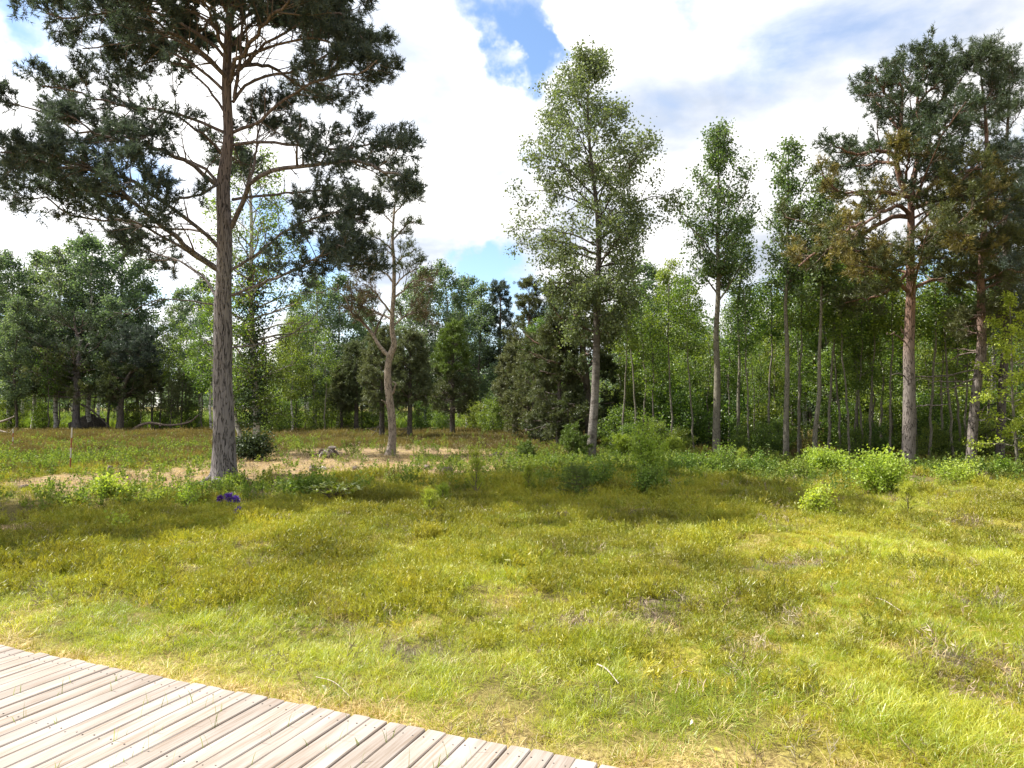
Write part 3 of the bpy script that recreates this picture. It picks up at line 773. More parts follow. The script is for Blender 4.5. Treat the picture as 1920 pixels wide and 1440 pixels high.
    # dead low boughs
    dead = [([(942, 1330), (820, 1310), (700, 1305), (620, 1330), (560, 1365), (500, 1360)], -0.5, 5), ([(1015, 1514), (1150, 1494), (1250, 1464), (1330, 1414), (1400, 1344)], -0.8, 6),
            ([(1012, 1290), (1080, 1270), (1200, 1215)], 1.0, 4), ([(945, 1515), (900, 1490), (860, 1440)], -0.6, 4), ([(948, 1590), (925, 1560), (905, 1550)], 0.4, 3)]
    for pts, dt, w in dead:
        q = px_path([(a * z, b * z) for a, b in pts], d, dt, 16, base, 0.02, rng)
        LP.append(q); LR.append(np.linspace(1, 0.25, 16) * w * z * d / FPX * 0.6 + 0.004)
        P2, R2 = spawn(q[None], LR[-1][None], 6, 0.3, 1, (0.2, 0.6), 50, 0.1, 4, rng, rmin=0.004); V, F = tubes(P2, R2, 3); tw.add(V, F, 0, True)
    root = finish_tree('pine_tree', base, 'big old pine with thick fissured grey trunk and wide dark crown reaching out of frame', 'pine tree',
                       tg, M['pine_bark'], LP, LR, tw, M['twig'], cr, [M['pine_needle']], limb_bark=M['pine_bark'])
    for k in range(7):
        a = k * 0.9 + 0.3 * rng.normal(); L_ = 0.48 + 0.3 * rng.random()
        p = smooth_path([(0.16 * math.cos(a), 0.16 * math.sin(a), 0.30), (0.30 * math.cos(a), 0.30 * math.sin(a), 0.07), (L_ * math.cos(a + .2), L_ * math.sin(a + .2), -0.07)], 9)
        g = Geo(); V, F = tubes(p, np.linspace(0.10, 0.035, 9), 8); g.add(V, F, 0, True); g.obj('root', M['pine_bark'], root)
big_pine()

def proc_limbs(P, R, zs, az, Ln, el, K, rng, curve=0.0, wob=0.03, r0=0.4, droop_end=0.0):
    """limbs leaving trunk path P at heights zs"""
    out, rad = [], []
    s = np.linspace(0, 1, K)
    zt = P[:, 2]
    for z_, a, l, e in zip(zs, az, Ln, el):
        i = int(np.argmin(np.abs(zt - z_))); p0 = P[i]
        h = np.cos(e) * l * s; v = np.sin(e) * l * s + curve * l * s ** 2 - droop_end * l * s ** 3
        q = p0 + np.stack([np.cos(a) * h, np.sin(a) * h, v], 1)
        w = np.cumsum(rng.normal(size=(K, 3)) * wob * l * 0.35, 0); w[0] = 0
        out.append(q + w); rr = min(R[i] * r0, 0.02 + 0.012 * l)
        rad.append(rr * np.linspace(1, 0.25, K) + 0.003)
    return np.stack(out), np.stack(rad)

def envelope(env, z):
    e = np.asarray(env, float)
    return np.interp(z, e[:, 0], e[:, 1]), np.interp(z, e[:, 0], e[:, 2])

def broadleaf(name, label, cat, base, P, R, TV, TF, env, bark, leafmats, rng, n1=40, n2=9, n3=5, nl=10, size=0.065, sigma=0.12, elev=(25, 55), curve=-0.05, droop=0.1, up2=0.1, up3=-0.25, zmin=1.5,
              K=10, group=None, parts=True, px_axis=1.0, twigs=True, L2=(0.45, 1.0), L3=(0.2, 0.5), leaf_kw=None, bias=None, branch_sides=6, lean=0.45, link_twig=None, ragged=0.18):
    """env: rows (z, radius to -x, radius to +x)"""
    top = P[-1, 2]
    z0, z1 = env[0][0], env[-1][0]
    zt = z0 + (z1 - z0) * (np.arange(n1) + rng.random(n1)) / n1
    az = (np.arange(n1) * 2.39996 + rng.random(n1) * 0.8) % (2 * math.pi)
    rl, rr = envelope(env, zt)
    c = 0.5 + 0.5 * np.cos(az)
    rad = (rl * (1 - c) + rr * c) * (1.08 - 2 * ragged * rng.random(n1))
    rad = np.maximum(rad, 0.12)
    el = np.radians(elev[0] + (elev[1] - elev[0]) * np.clip((zt - z0) / (z1 - z0), 0, 1) + rng.normal(size=n1) * 7)
    zs = np.clip(zt - rad * np.tan(el) * 0.9, zmin, top * 0.985)
    Ln = np.sqrt(rad ** 2 + np.maximum(zt - zs, 0) ** 2)
    el = np.arctan2(np.maximum(zt - zs, -0.4 * rad), rad)
    LP, LR = proc_limbs(P, R, zs, az, Ln, el, K, rng, curve=curve, droop_end=droop)
    tw, cr = Geo(), Geo()
    k2 = np.clip(Ln / 2.2, 0.4, 1.3)
    P2, R2 = spawn(LP, LR, n2, 0.22, 1.0, L2, 48, up2, 6, rng, flat=0.8, rmin=0.004)
    # shorten side twigs on short limbs
    sc = np.repeat(k2, n2)[:, None, None]
    P2 = P2[:, :1] + (P2 - P2[:, :1]) * sc
    P3, R3 = spawn(P2, R2, n3, 0.2, 1.0, L3, 45, up3, 3, rng, rmin=0.0025)
    if twigs:
        V, F = tubes(P2, R2, 4); tw.add(V, F, 0, True)
        V, F = tubes(P3, R3, 3); tw.add(V, F, 0, True)
    kw = dict(aspect=0.8, droop=0.5); kw.update(leaf_kw or {})
    V, F, t = leaf_cloud(P3, nl, rng, size, sigma, **kw); cr.add(V, F, 0, False, t)
    V, F, t = leaf_cloud(P2, max(nl // 2, 2), rng, size, sigma * 0.8, s0=0.4, **kw); cr.add(V, F, 0, False, t)
    tg = Geo(); tg.add(TV, TF, 0, True)
    if parts:
        return finish_tree(name, base, label, cat, tg, bark, LP, LR, tw, link_twig or M['twig'], cr, leafmats, group, limb_bark=bark, sides=branch_sides)
    root = empty(name, base, label, cat, group)
    V, F = tubes(LP, LR, 5); tg.add(V, F, 0, True)
    if twigs:
        V, F = tubes(P2, R2, 3); tg.add(V, F, 0, True)
    tg.obj('trunk', bark, root); cr.obj('crown', leafmats, root, 'stuff')
    return root

def grounded(px, py):
    b = ground_at(px, py); b[2] = float(height(b[0], b[1])); return b

def env_px(rows, base, d, trunk):
    """rows (py, px left, px right) -> (z, rl, rr) about the trunk's line"""
    out = []
    for py, a, b in rows:
        z = at(960, py, d)[2] - base[2]
        cx = np.interp(-py, [-t[1] for t in trunk], [t[0] for t in trunk])
        out.append((z, max((cx - a), 3) * d / FPX, max((b - cx), 3) * d / FPX))
    return sorted(out)

# --- the big birch in the middle
def birch_mid():
    rng = np.random.default_rng(21)
    base = grounded(1108, 864); d = base[1]
    tr = [(1107, 866, 24), (1108, 850, 19), (1113, 780, 16), (1115, 754, 15), (1117, 707, 14.5), (1119, 614, 13), (1119, 538, 11.5), (1123, 469, 10), (1118, 380, 8), (1106, 280, 6), (1102, 190, 4), (1110, 110, 2), (1112, 80, 1)]
    P, R, V, F = trunk_from_px(tr, d, base, 60, 14, 0.06, 5, 0.15)
    env = env_px([(85, 1095, 1130), (130, 1050, 1165), (190, 1005, 1205), (250, 975, 1235), (310, 955, 1250), (370, 962, 1235), (430, 985, 1225), (500, 1015, 1210), (560, 1040, 1195), (620, 1078, 1160)], base, d, tr)
    return broadleaf('birch_tree', 'tall full-leaved birch with grey trunk standing alone before the wood', 'birch tree', base, P, R, V, F, env, M['birch_bark'], [M['birch_leaf']], rng,
                     n1=48, n2=9, n3=6, nl=16, size=0.078, sigma=0.10, ragged=0.26, elev=(15, 62), curve=-0.1, droop=0.12, up2=-0.05, up3=-0.75, L2=(0.65, 1.45), L3=(0.3, 0.7))
birch_mid()

def aspen(px, py, top, rows, seed, label, tw0=11, lean=0, n1=32, nl=11, size=0.08, ragged=0.32, mat='aspen_leaf', bark='aspen_bark', zmin=3.0, n2=7, n3=4, name='aspen_tree', sway=2.0, sigma=0.1, elev=(35, 66), cat='aspen tree', dd=None, up3=-0.1):
    rng = np.random.default_rng(seed)
    base = grounded(px, py)
    if dd: base[1] = dd; base[0] = at(px, py, dd)[0]; base[2] = float(height(base[0], base[1]))
    d = base[1]
    ys = np.linspace(py + 2, top, 9)
    f = np.linspace(0, 1, 9)
    xs = px + lean * f + rng.normal(size=9) * sway * np.sin(np.pi * f)
    tr = [(x, y, tw0 * (1 - 0.92 * t) + 0.6) for x, y, t in zip(xs, ys, f)]
    if dd: tr[0] = (tr[0][0], HORIZON + CAMH * FPX / dd, tr[0][2])
    P, R, V, F = trunk_from_px(tr, d, base, 46, 12, 0.05, seed, 0.12)
    env = env_px(rows, base, d, tr)
    return broadleaf(name, label, cat, base, P, R, V, F, env, M[bark], [M[mat]], rng, n1=n1, n2=n2, n3=n3, nl=nl, size=size, sigma=sigma, elev=elev, curve=0.05, droop=0.0, up2=0.3, up3=up3,
                     zmin=zmin, L2=(0.4, 0.95), L3=(0.15, 0.38), ragged=ragged)

aspen(1343, 860, 236, [(240, 1335, 1358), (290, 1318, 1390), (340, 1290, 1408), (400, 1258, 1418), (450, 1256, 1420), (490, 1275, 1410), (530, 1310, 1380)], 31,
      'tall aspen with straight bare trunk and high crown, right of the big birch', tw0=15, lean=4, n1=38)
aspen(1383, 852, 400, [(405, 1375, 1402), (450, 1368, 1412), (520, 1365, 1408), (600, 1370, 1400)], 32, 'thin pale aspen close beside the tall bare-trunked aspen', tw0=7, lean=6, n1=18, nl=7, zmin=4)
aspen(1474, 868, 268, [(272, 1462, 1482), (310, 1440, 1512), (360, 1436, 1520), (420, 1428, 1524), (480, 1440, 1515), (540, 1450, 1500)], 33,
      'tall airy aspen with sparse upright crown left of the orange pine', tw0=11, lean=4, n1=30, nl=7, zmin=4.0)
aspen(1527, 872, 330, [(335, 1530, 1560), (380, 1510, 1590), (440, 1500, 1592), (500, 1505, 1580), (560, 1510, 1575)], 34, 'leafy aspen behind the golden leaning birch, beside the airy aspen', tw0=9, lean=22, n1=28, nl=8, zmin=3.5)

# --- bent pale pine in the clearing
def bent_pine():
    rng = np.random.default_rng(8)
    base = grounded(733, 853); d = base[1]
    tr = [(731, 856, 24), (733, 845, 18), (736, 820, 15), (735, 790, 14.5), (732, 760, 14), (728, 727, 13.5), (727, 690, 12.5), (732, 665, 13), (739, 647, 11), (735, 615, 9.5), (736, 580, 8.5), (738, 553, 8), (739, 495, 6.5), (736, 452, 5.5), (740, 387, 3.5), (747, 344, 1.5), (748, 336, 1)]
    P, R, V, F = trunk_from_px(tr, d, base, 70, 14, 0.07, 9, 0.2)
    tg = Geo(); tg.add(V, F, 0, True)
    Lm = [([(730, 668), (713, 650), (700, 630), (683, 608), (663, 593), (652, 567), (640, 550)], 0.8, 7), ([(735, 738), (740, 730), (740, 720), (736, 716)], -0.2, 4.5), ([(727, 765), (720, 752), (714, 750)], -0.3, 3),
          ([(736, 590), (720, 570), (700, 545), (680, 530)], -0.8, 3.5), ([(738, 560), (755, 545), (775, 528), (795, 525)], 0.5, 3.5), ([(738, 530), (722, 512), (700, 498), (672, 505)], 0.8, 3.5),
          ([(739, 500), (760, 480), (780, 470)], -0.7, 3), ([(737, 470), (715, 450), (700, 445)], -0.5, 3), ([(737, 450), (760, 425), (778, 415)], 0.6, 3), ([(738, 420), (715, 395), (705, 385)], 0.4, 2.5),
          ([(740, 400), (765, 375), (775, 370)], -0.4, 2.5), ([(743, 375), (725, 355), (715, 345)], 0.3, 2), ([(745, 358), (765, 345), (778, 345)], 0.3, 2), ([(746, 345), (746, 330), (748, 322)], 0, 1.5),
          ([(738, 540), (760, 515), (790, 500)], -0.6, 3), ([(738, 610), (765, 590), (800, 585)], 0.9, 3.5), ([(736, 600), (705, 585), (665, 570)], 1.0, 3.5)]
    LP, LR = [], []
    for pts, dt, w in Lm:
        q = px_path(pts, d, dt, 12, base, 0.025, rng)
        LP.append(q); LR.append(np.linspace(1, 0.3, 12) * w * d / FPX * 0.55 + 0.004)
    s_hi = [i for i in range(len(LP)) if i >= 5]
    tw, cr = Geo(), Geo()
    A, B = np.stack([LP[i] for i in s_hi]), np.stack([LR[i] for i in s_hi])
    pine_foliage(tw, cr, A, B, rng, n2=10, L2=(0.4, 0.95), n3=6, L3=(0.18, 0.4), ns=4, s0=0.2, m=10, nl=0.085, nw=0.017, flat=0.8, density=0.8)
    A, B = np.stack([LP[i] for i in (0, 3, 4, 5, 15, 16)]), np.stack([LR[i] for i in (0, 3, 4, 5, 15, 16)])
    pine_foliage(tw, cr, A, B, rng, n2=9, L2=(0.5, 1.3), n3=6, L3=(0.2, 0.45), ns=4, s0=0.3, m=9, nl=0.085, nw=0.016, flat=0.9, mat=1, density=0.9)
    return finish_tree('pine_tree', base, 'crooked pale pine with forked trunk and thin brownish crown in the clearing', 'pine tree', tg, M['old_bark'], LP, LR, tw, M['twig'], cr, [M['olive_needle'], M['dead_needle']])
bent_pine()

# --- leafy birch overgrown with dark ivy behind the big pine
def ivy_birch():
    rng = np.random.default_rng(44)
    base = grounded(477, 852); d = base[1]
    tr = [(478, 853, 17), (481, 800, 12), (479, 740, 12), (474, 640, 11), (470, 540, 9), (472, 440, 7), (468, 340, 4), (465, 290, 2)]
    P, R, V, F = trunk_from_px(tr, d, base, 46, 12, 0.06, 4, 0.15)
    env = env_px([(265, 440, 490), (320, 400, 545), (400, 380, 580), (480, 372, 590), (560, 375, 600), (640, 385, 590), (700, 400, 560), (770, 430, 530)], base, d, tr)
    r = broadleaf('birch_tree', 'leafy birch with pale stem partly hidden behind the big pine trunk', 'birch tree', base, P, R, V, F, env, M['white_bark'], [M['wood_leaf']], rng,
                  n1=44, n2=9, n3=5, nl=8, size=0.075, sigma=0.13, elev=(10, 55), curve=-0.05, droop=0.1, up2=0.0, up3=-0.4)
    # second stem and the ivy on the stems, parts of the same tree
    tr2 = [(447, 854, 12), (450, 815, 9), (442, 790, 8), (436, 740, 7)]
    P2, R2, V2, F2 = trunk_from_px(tr2, d, base, 20, 10, 0.05, 6)
    g = Geo(); g.add(V2, F2, 0, True); g.obj('stem', M['white_bark'], r)
    C = []
    for zc in np.linspace(1.1, 6.8, 40):
        i = np.argmin(np.abs(P[:, 2] - zc)); n = 150
        C.append(P[i] + rng.normal(size=(n, 3)) * np.array([0.30, 0.30, 0.12]))
    V, F = leaves_at(np.concatenate(C), rng, 0.085, aspect=0.9, droop=0.6)
    g = Geo(); g.add(V, F, 0, False, np.repeat(rng.random(len(V) // 4), 4)); g.obj('ivy', M['holly_leaf'], r, 'stuff')
    return r
ivy_birch()

def bush(name, label, cat, base, rx, ry, h, mat, rng, n=40, leaf=0.05, nl=18, wood='twig', stems=9, needle=False, group=None, L3=(0.12, 0.3), droop=0.3):
    """a shrub of several stems"""
    K = 8
    a = np.arange(stems) * 2.4 + rng.random(stems)
    r = np.sqrt((np.arange(stems) + 0.4) / stems)
    s = np.linspace(0, 1, K)
    LP = np.stack([np.stack([np.cos(A) * rx * q * s ** 1.2, np.sin(A) * ry * q * s ** 1.2, h * (1 - 0.35 * q ** 2) * (0.52 + 0.58 * rng.random()) * s - 0.03], 1) + np.cumsum(rng.normal(size=(K, 3)) * 0.012 * h, 0) for A, q in zip(a, r)])
    LR = np.ones((stems, 1)) * np.linspace(0.008, 0.003, K)[None] * (0.5 + h * 0.5)
    P2, R2 = spawn(LP, LR, max(n // stems, 3), 0.12, 1.0, (0.18 * h + 0.05, 0.36 * h + 0.05), 50, 0.3, 5, rng, rmin=0.003)
    P3, R3 = spawn(P2, R2, 4, 0.2, 1.0, L3, 45, 0.1, 3, rng, rmin=0.002)
    root = empty(name, base, label, cat, group)
    w = Geo()
    for PP, RR, S in ((LP, LR, 5), (P2, R2, 3), (P3, R3, 3)):
        V, F = tubes(PP, RR, S); w.add(V, F, 0, True)
    w.obj('stems', M[wood], root, 'stuff')
    c = Geo()
    if needle:
        V, F, t = shoots(P3, 4, 0.2, 1.0, rng, L=(0.05, 0.12), m=18, nl=leaf, nw=0.013); c.add(V, F, 0, False, t)
    else:
        V, F, t = leaf_cloud(P3, nl, rng, leaf, leaf * 1.5, droop=droop); c.add(V, F, 0, False, t)
        V, F, t = leaf_cloud(P2, nl, rng, leaf, leaf * 0.9, s0=0.3, droop=droop); c.add(V, F, 0, False, t)
    c.obj('foliage', M[mat], root, 'stuff')
    return root

rb = np.random.default_rng(61)
def shrub_at(px, py, wpx, hpx, mat, label, name='shrub', cat='shrub', **kw):
    b = grounded(px, py); s = b[1] / FPX
    return bush(name, label, cat, b, wpx * s / 2, wpx * s / 2 * 0.8, hpx * s, mat, rb, **kw)

shrub_at(472, 864, 66, 54, 'holly_leaf', 'dark evergreen bush at the foot of the birch behind the big pine', leaf=0.07, n=90, nl=12, stems=14)

# --- pines on the right
def right_pine():
    rng = np.random.default_rng(71)
    base = grounded(1702, 884); d = base[1]
    tr = [(1702, 886, 27), (1703, 870, 24.5), (1704, 820, 22.5), (1705, 720, 20.5), (1704, 660, 19), (1706, 600, 17.5), (1708, 538, 16), (1706, 480, 14), (1708, 432, 13), (1709, 360, 11), (1720, 300, 9), (1723, 250, 7.0), (1720, 190, 5.0), (1728, 150, 2.5), (1742, 118, 1)]
    P, R, V, F = trunk_from_px(tr, d, base, 70, 18, 0.05, 12, 0.15)
    tg = Geo(); tg.add(V, F, 0, True)
    q = lambda pts: [(1480 + a / 2.88, 60 + (b if b > 300 else 300 - (300 - b) * 0.62) / 2.88) for a, b in pts]
    Lm = [(q([(640, 880), (600, 800), (580, 720), (585, 600), (600, 480), (610, 350), (590, 250)]), -0.4, 9, 0),
          (q([(575, 690), (540, 650), (460, 640), (380, 655), (300, 640), (230, 600)]), -0.6, 6, 0), (q([(580, 720), (500, 700), (400, 720), (320, 730)]), 1.2, 5, 0),
          (q([(640, 890), (540, 870), (430, 860), (330, 870), (240, 850), (180, 770)]), -1.0, 6, 2), (q([(590, 520), (530, 450), (470, 370), (420, 320), (400, 290)]), 0.8, 5, 0), (q([(600, 420), (520, 340), (480, 250), (470, 190)]), -0.8, 5, 0),
          (q([(690, 480), (760, 430), (830, 350), (900, 290), (930, 225)]), 0.6, 5, 0), (q([(690, 600), (760, 560), (830, 520), (880, 450)]), -1.0, 5, 0), (q([(695, 640), (780, 620), (850, 640), (860, 600)]), 1.2, 5, 0),
          (q([(690, 400), (740, 330), (800, 260), (830, 190)]), -0.6, 4, 0), (q([(685, 300), (740, 220), (800, 130), (815, 60)]), 0.5, 4, 0), (q([(680, 330), (630, 240), (610, 160)]), 0.7, 4, 0), (q([(700, 200), (740, 130), (720, 60)]), -0.4, 3, 0),
          (q([(650, 1000), (560, 1000), (450, 1060), (330, 1120), (180, 1180), (60, 1260)]), -2.2, 7, 2), (q([(650, 990), (600, 940), (520, 960), (420, 1020), (300, 1080)]), -3.0, 6, 2),
          (q([(660, 960), (760, 920), (880, 910), (1000, 930), (1110, 910)]), -2.4, 6, 2), (q([(665, 920), (740, 850), (860, 790), (980, 740), (1080, 740)]), -1.6, 6, 2), (q([(490, 1255), (450, 1215), (420, 1190), (340, 1180)]), -2.0, 5, 2),
          (q([(660, 1240), (600, 1250), (500, 1260), (390, 1310)]), -2.2, 5, 2), (q([(640, 1400), (580, 1340), (520, 1290), (430, 1270)]), -2.6, 6, 2), (q([(670, 1100), (760, 1070), (860, 1080), (950, 1100)]), -2.6, 6, 2),
          (q([(670, 1200), (760, 1130), (880, 1150), (1000, 1190)]), -1.6, 5, 2), (q([(650, 1060), (700, 1100), (760, 1180), (880, 1240)]), 1.8, 5, 1), (q([(640, 1300), (560, 1380), (440, 1440), (300, 1460)]), 1.6, 5, 1),
          (q([(680, 1380), (780, 1340), (900, 1340), (1000, 1400)]), 1.0, 5, 1), (q([(690, 820), (740, 780), (790, 800)]), 1.6, 4, 0), (q([(630, 800), (640, 700), (660, 640)]), -1.2, 4, 2)]
    LP, LR, kind = [], [], []
    for pts, dt, w, k in Lm:
        a = px_path(pts, d, dt, 14, base, 0.03, rng); LP.append(a); LR.append(np.linspace(1, 0.25, 14) * w * d / FPX * 0.62 + 0.006); kind.append(k)
    for k in range(12):
        zz = 4.4 + 4.9 * (k + rng.random()) / 12
        a = (1 if k % 2 else -1) * math.pi / 2 + rng.normal() * 0.5
        Ln = (3.0 - 0.42 * max(zz - 6, 0)) * (0.8 + 0.3 * rng.random())
        p0 = P[np.argmin(np.abs(P[:, 2] - zz))]; s = np.linspace(0, 1, 14)
        LP.append(p0 + np.stack([np.cos(a) * Ln * s, np.sin(a) * Ln * s, Ln * (0.4 * s)], 1)); LR.append(np.linspace(0.04, 0.01, 14)); kind.append(0 if zz > 7 else 1)
    tw, cr = Geo(), Geo()
    kind = np.array(kind)
    for k, sel, nn in ((0, 0, 11), (1, 1, 13), (1, 2, 6), (2, 2, 8)):
        A, B = np.stack([LP[i] for i in np.where(kind == sel)[0]]), np.stack([LR[i] for i in np.where(kind == sel)[0]])
        pine_foliage(tw, cr, A, B, rng, n2=nn, L2=(0.45, 1.15), n3=6, L3=(0.2, 0.45), ns=5, s0=0.2 if k == 0 else 0.25, m=10, nl=0.09, nw=0.022, flat=0.3, mat=k)
    for pts, dt in (([(1696, 640), (1680, 628), (1660, 625)], -0.6), ([(1696, 706), (1685, 700), (1672, 705)], -0.4), ([(1715, 705), (1740, 706), (1790, 705)], 0.5), ([(1715, 762), (1750, 760), (1785, 758)], 0.6), ([(1694, 625), (1690, 615)], -0.2)):
        LP.append(px_path(pts, d, dt, 14, base, 0.02, rng)); LR.append(np.linspace(0.02, 0.008, 14))
    return finish_tree('pine_tree', base, 'pine with orange upper trunk and golden-brown drooping lower boughs', 'pine tree', tg, M['red_bark'], LP, LR, tw, M['twig'], cr,
                       [M['green_needle'], M['olive_needle'], M['old_needle']], limb_bark=M['red_bark'])
right_pine()

def simple_pine(label, base, tr, d, env, seed, mats=('pine_needle',), bark='red_bark', n1=36, elev=(5, 50), n2=8, n3=5, ns=4, m=12, nl=0.09, nw=0.015, zmin=2.5, dead=8, parts=True, group=None, density=1.0, L2=(0.4, 0.95), L3=(0.2, 0.4), flat=0.3, name='pine_tree', curve=0.12, cat='pine tree', twigs=True, K=12, fine=True):
    rng = np.random.default_rng(seed)
    P, R, V, F = trunk_from_px(tr, d, base, 50, 12, 0.06, seed, 0.12)
    z0, z1 = env[0][0], env[-1][0]
    zt = z0 + (z1 - z0) * (np.arange(n1) + rng.random(n1)) / n1
    nw_ = max(int(n1 / 4.5), 4); st_ = (z1 - z0) / nw_; zt = z0 + (np.floor((zt - z0) / st_) + 0.5 + 0.22 * rng.normal(size=n1)) * st_
    az = (np.arange(n1) * 2.39996 + rng.random(n1)) % (2 * math.pi)
    rl, rr = envelope(env, zt); c = 0.5 + 0.5 * np.cos(az)
    rad = np.maximum((rl * (1 - c) + rr * c) * (0.7 + 0.4 * rng.random(n1)), 0.15)
    el = np.radians(elev[0] + (elev[1] - elev[0]) * (zt - z0) / (z1 - z0) + rng.normal(size=n1) * 8)
    zs = np.clip(zt - rad * np.tan(el), zmin, P[-1, 2] * 0.98)
    LP, LR = proc_limbs(P, R, zs, az, np.hypot(rad, zt - zs), np.arctan2(zt - zs, rad), K, rng, curve=curve, wob=0.05)
    tw, cr = Geo(), Geo()
    half = np.arange(n1) < n1 * (0.45 if len(mats) > 1 else 0)
    for k, sel in enumerate((~half, half)):
        if sel.any():
            pine_foliage(tw, cr, LP[sel], LR[sel], rng, n2=n2, L2=L2, n3=n3, L3=L3, ns=ns, s0=0.2, m=m, nl=nl, nw=nw, flat=flat, mat=k, density=density, wood=twigs, fine=fine)
    tg = Geo(); tg.add(V, F, 0, True)
    if dead:
        zs = zmin * 0.4 + (z0 + 0.8 - zmin * 0.4) * rng.random(dead)
        DP, DR = proc_limbs(P, R, zs, rng.random(dead) * 6.28, 0.4 + 1.0 * rng.random(dead), rng.normal(size=dead) * 0.25, K, rng, wob=0.08)
        DR = DR * 0.6
        P2, R2 = spawn(DP, DR, 4, 0.3, 1, (0.15, 0.5), 50, 0.0, 4, rng, rmin=0.004); V, F = tubes(P2, R2, 3); tw.add(V, F, 0, True)
        LP, LR = np.concatenate([LP, DP]), np.concatenate([LR, DR])
    if parts:
        return finish_tree(name, base, label, cat, tg, M[bark], LP, LR, tw, M['twig'], cr, [M[x] for x in mats], group, limb_bark=M[bark], sides=6)
    root = empty(name, base, label, cat, group)
    V, F = tubes(LP, LR, 5); tg.add(V, F, 0, True)
    if tw.n:
        for (f, mt, sm), v, t in zip(tw.f, tw.v, tw.t): pass
    tg.obj('trunk', M[bark], root)
    if tw.n: tw.obj('twigs', M['twig'], root, 'stuff')
    cr.obj('crown', [M[x] for x in mats], root, 'stuff')
    return root

b = grounded(1820, 884)
tr = [(1819, 886, 22), (1821, 860, 18), (1826, 780, 16.5), (1830, 737, 16), (1840, 653, 15), (1840, 590, 14), (1839, 520, 12.5), (1847, 400, 10), (1851, 326, 8), (1848, 220, 5.5), (1840, 150, 3), (1838, 95, 1)]
simple_pine('tall dark pine with reddish leaning trunk just right of the orange-trunked pine', b, tr, b[1], env_px([(95, 1836, 1842), (140, 1828, 1852), (200, 1815, 1872), (270, 1803, 1885), (350, 1790, 1905), (430, 1785, 1915), (500, 1795, 1910), (570, 1800, 1900), (640, 1805, 1880)], b, b[1], tr), 81, mats=('green_needle', 'olive_needle'), n1=34, n2=9, n3=5, dead=16, zmin=3.0)
b = grounded(1874, 872)
tr = [(1873, 874, 18), (1876, 820, 15), (1880, 720, 14), (1887, 620, 13), (1887, 500, 11), (1884, 400, 9), (1886, 300, 6.5), (1892, 180, 3.5), (1893, 108, 1)]
simple_pine('dark-trunked pine at the right edge, behind the bright green sapling', b, tr, b[1], env_px([(108, 1889, 1899), (160, 1880, 1908), (240, 1866, 1922), (340, 1850, 1935), (450, 1845, 1940), (560, 1840, 1940), (640, 1850, 1930)], b, b[1], tr), 82, mats=('green_needle', 'olive_needle'), bark='dark_bark', n1=30, n2=8, n3=5, dead=14, zmin=3.0)
b = grounded(1990, 905)
tr = [(1990, 910, 24), (1985, 760, 18), (1990, 560, 16), (1985, 360, 12), (1990, 180, 6), (1990, 100, 1)]
simple_pine('pine whose boughs reach in from beyond the right edge', b, tr, b[1], env_px([(100, 1975, 2005), (240, 1930, 2040), (380, 1895, 2070), (480, 1880, 2090), (560, 1900, 2080)], b, b[1], tr), 83, n1=16, n2=7, dead=3, zmin=3.5)
# pine left of the frame that shades the near heath
b = np.array([-14.4, 12.4, 0.0]); b[2] = float(height(b[0], b[1]))
def off_px(z): return HORIZON - (z - CAMH) / b[1] * FPX
opx = CX + b[0] / b[1] * FPX; om = FPX / b[1]
tr = [(opx, off_px(-0.1), 40), (opx, off_px(5), 30), (opx + 5, off_px(9), 20), (opx, off_px(12), 10), (opx, off_px(13.6), 2)]
simple_pine('pine standing just beyond the left edge of the view', b, tr, b[1], env_px([(off_px(z), opx - q * om, opx + q * om) for z, q in ((13.4, 0.6), (12, 1.8), (10, 2.4), (8, 2.6), (6.5, 2.2), (5.5, 1.4))], b, b[1], tr), 84, n1=44, n2=8, dead=2, fine=False, m=8, nw=0.09, nl=0.15, bark='pine_bark')

# pine behind the big birch, half dead
b = grounded(1104, 842)
tr = [(1105, 843, 17), (1104, 800, 15), (1100, 723, 13.5), (1094, 670, 12.5), (1090, 620, 11), (1080, 580, 8), (1065, 545, 4), (1060, 528, 1)]
simple_pine('half-dead pine with reddish trunk close behind the big birch', b, tr, b[1], env_px([(530, 1040, 1085), (570, 1000, 1110), (620, 960, 1130), (680, 945, 1140), (740, 960, 1150), (790, 950, 1160), (825, 960, 1150)], b, b[1], tr), 85, mats=('grey_needle', 'olive_needle'), n1=32, n2=8, n3=5, nw=0.028, nl=0.11, dead=14, fine=False, elev=(-12, 30), zmin=1.0, bark='red_bark')

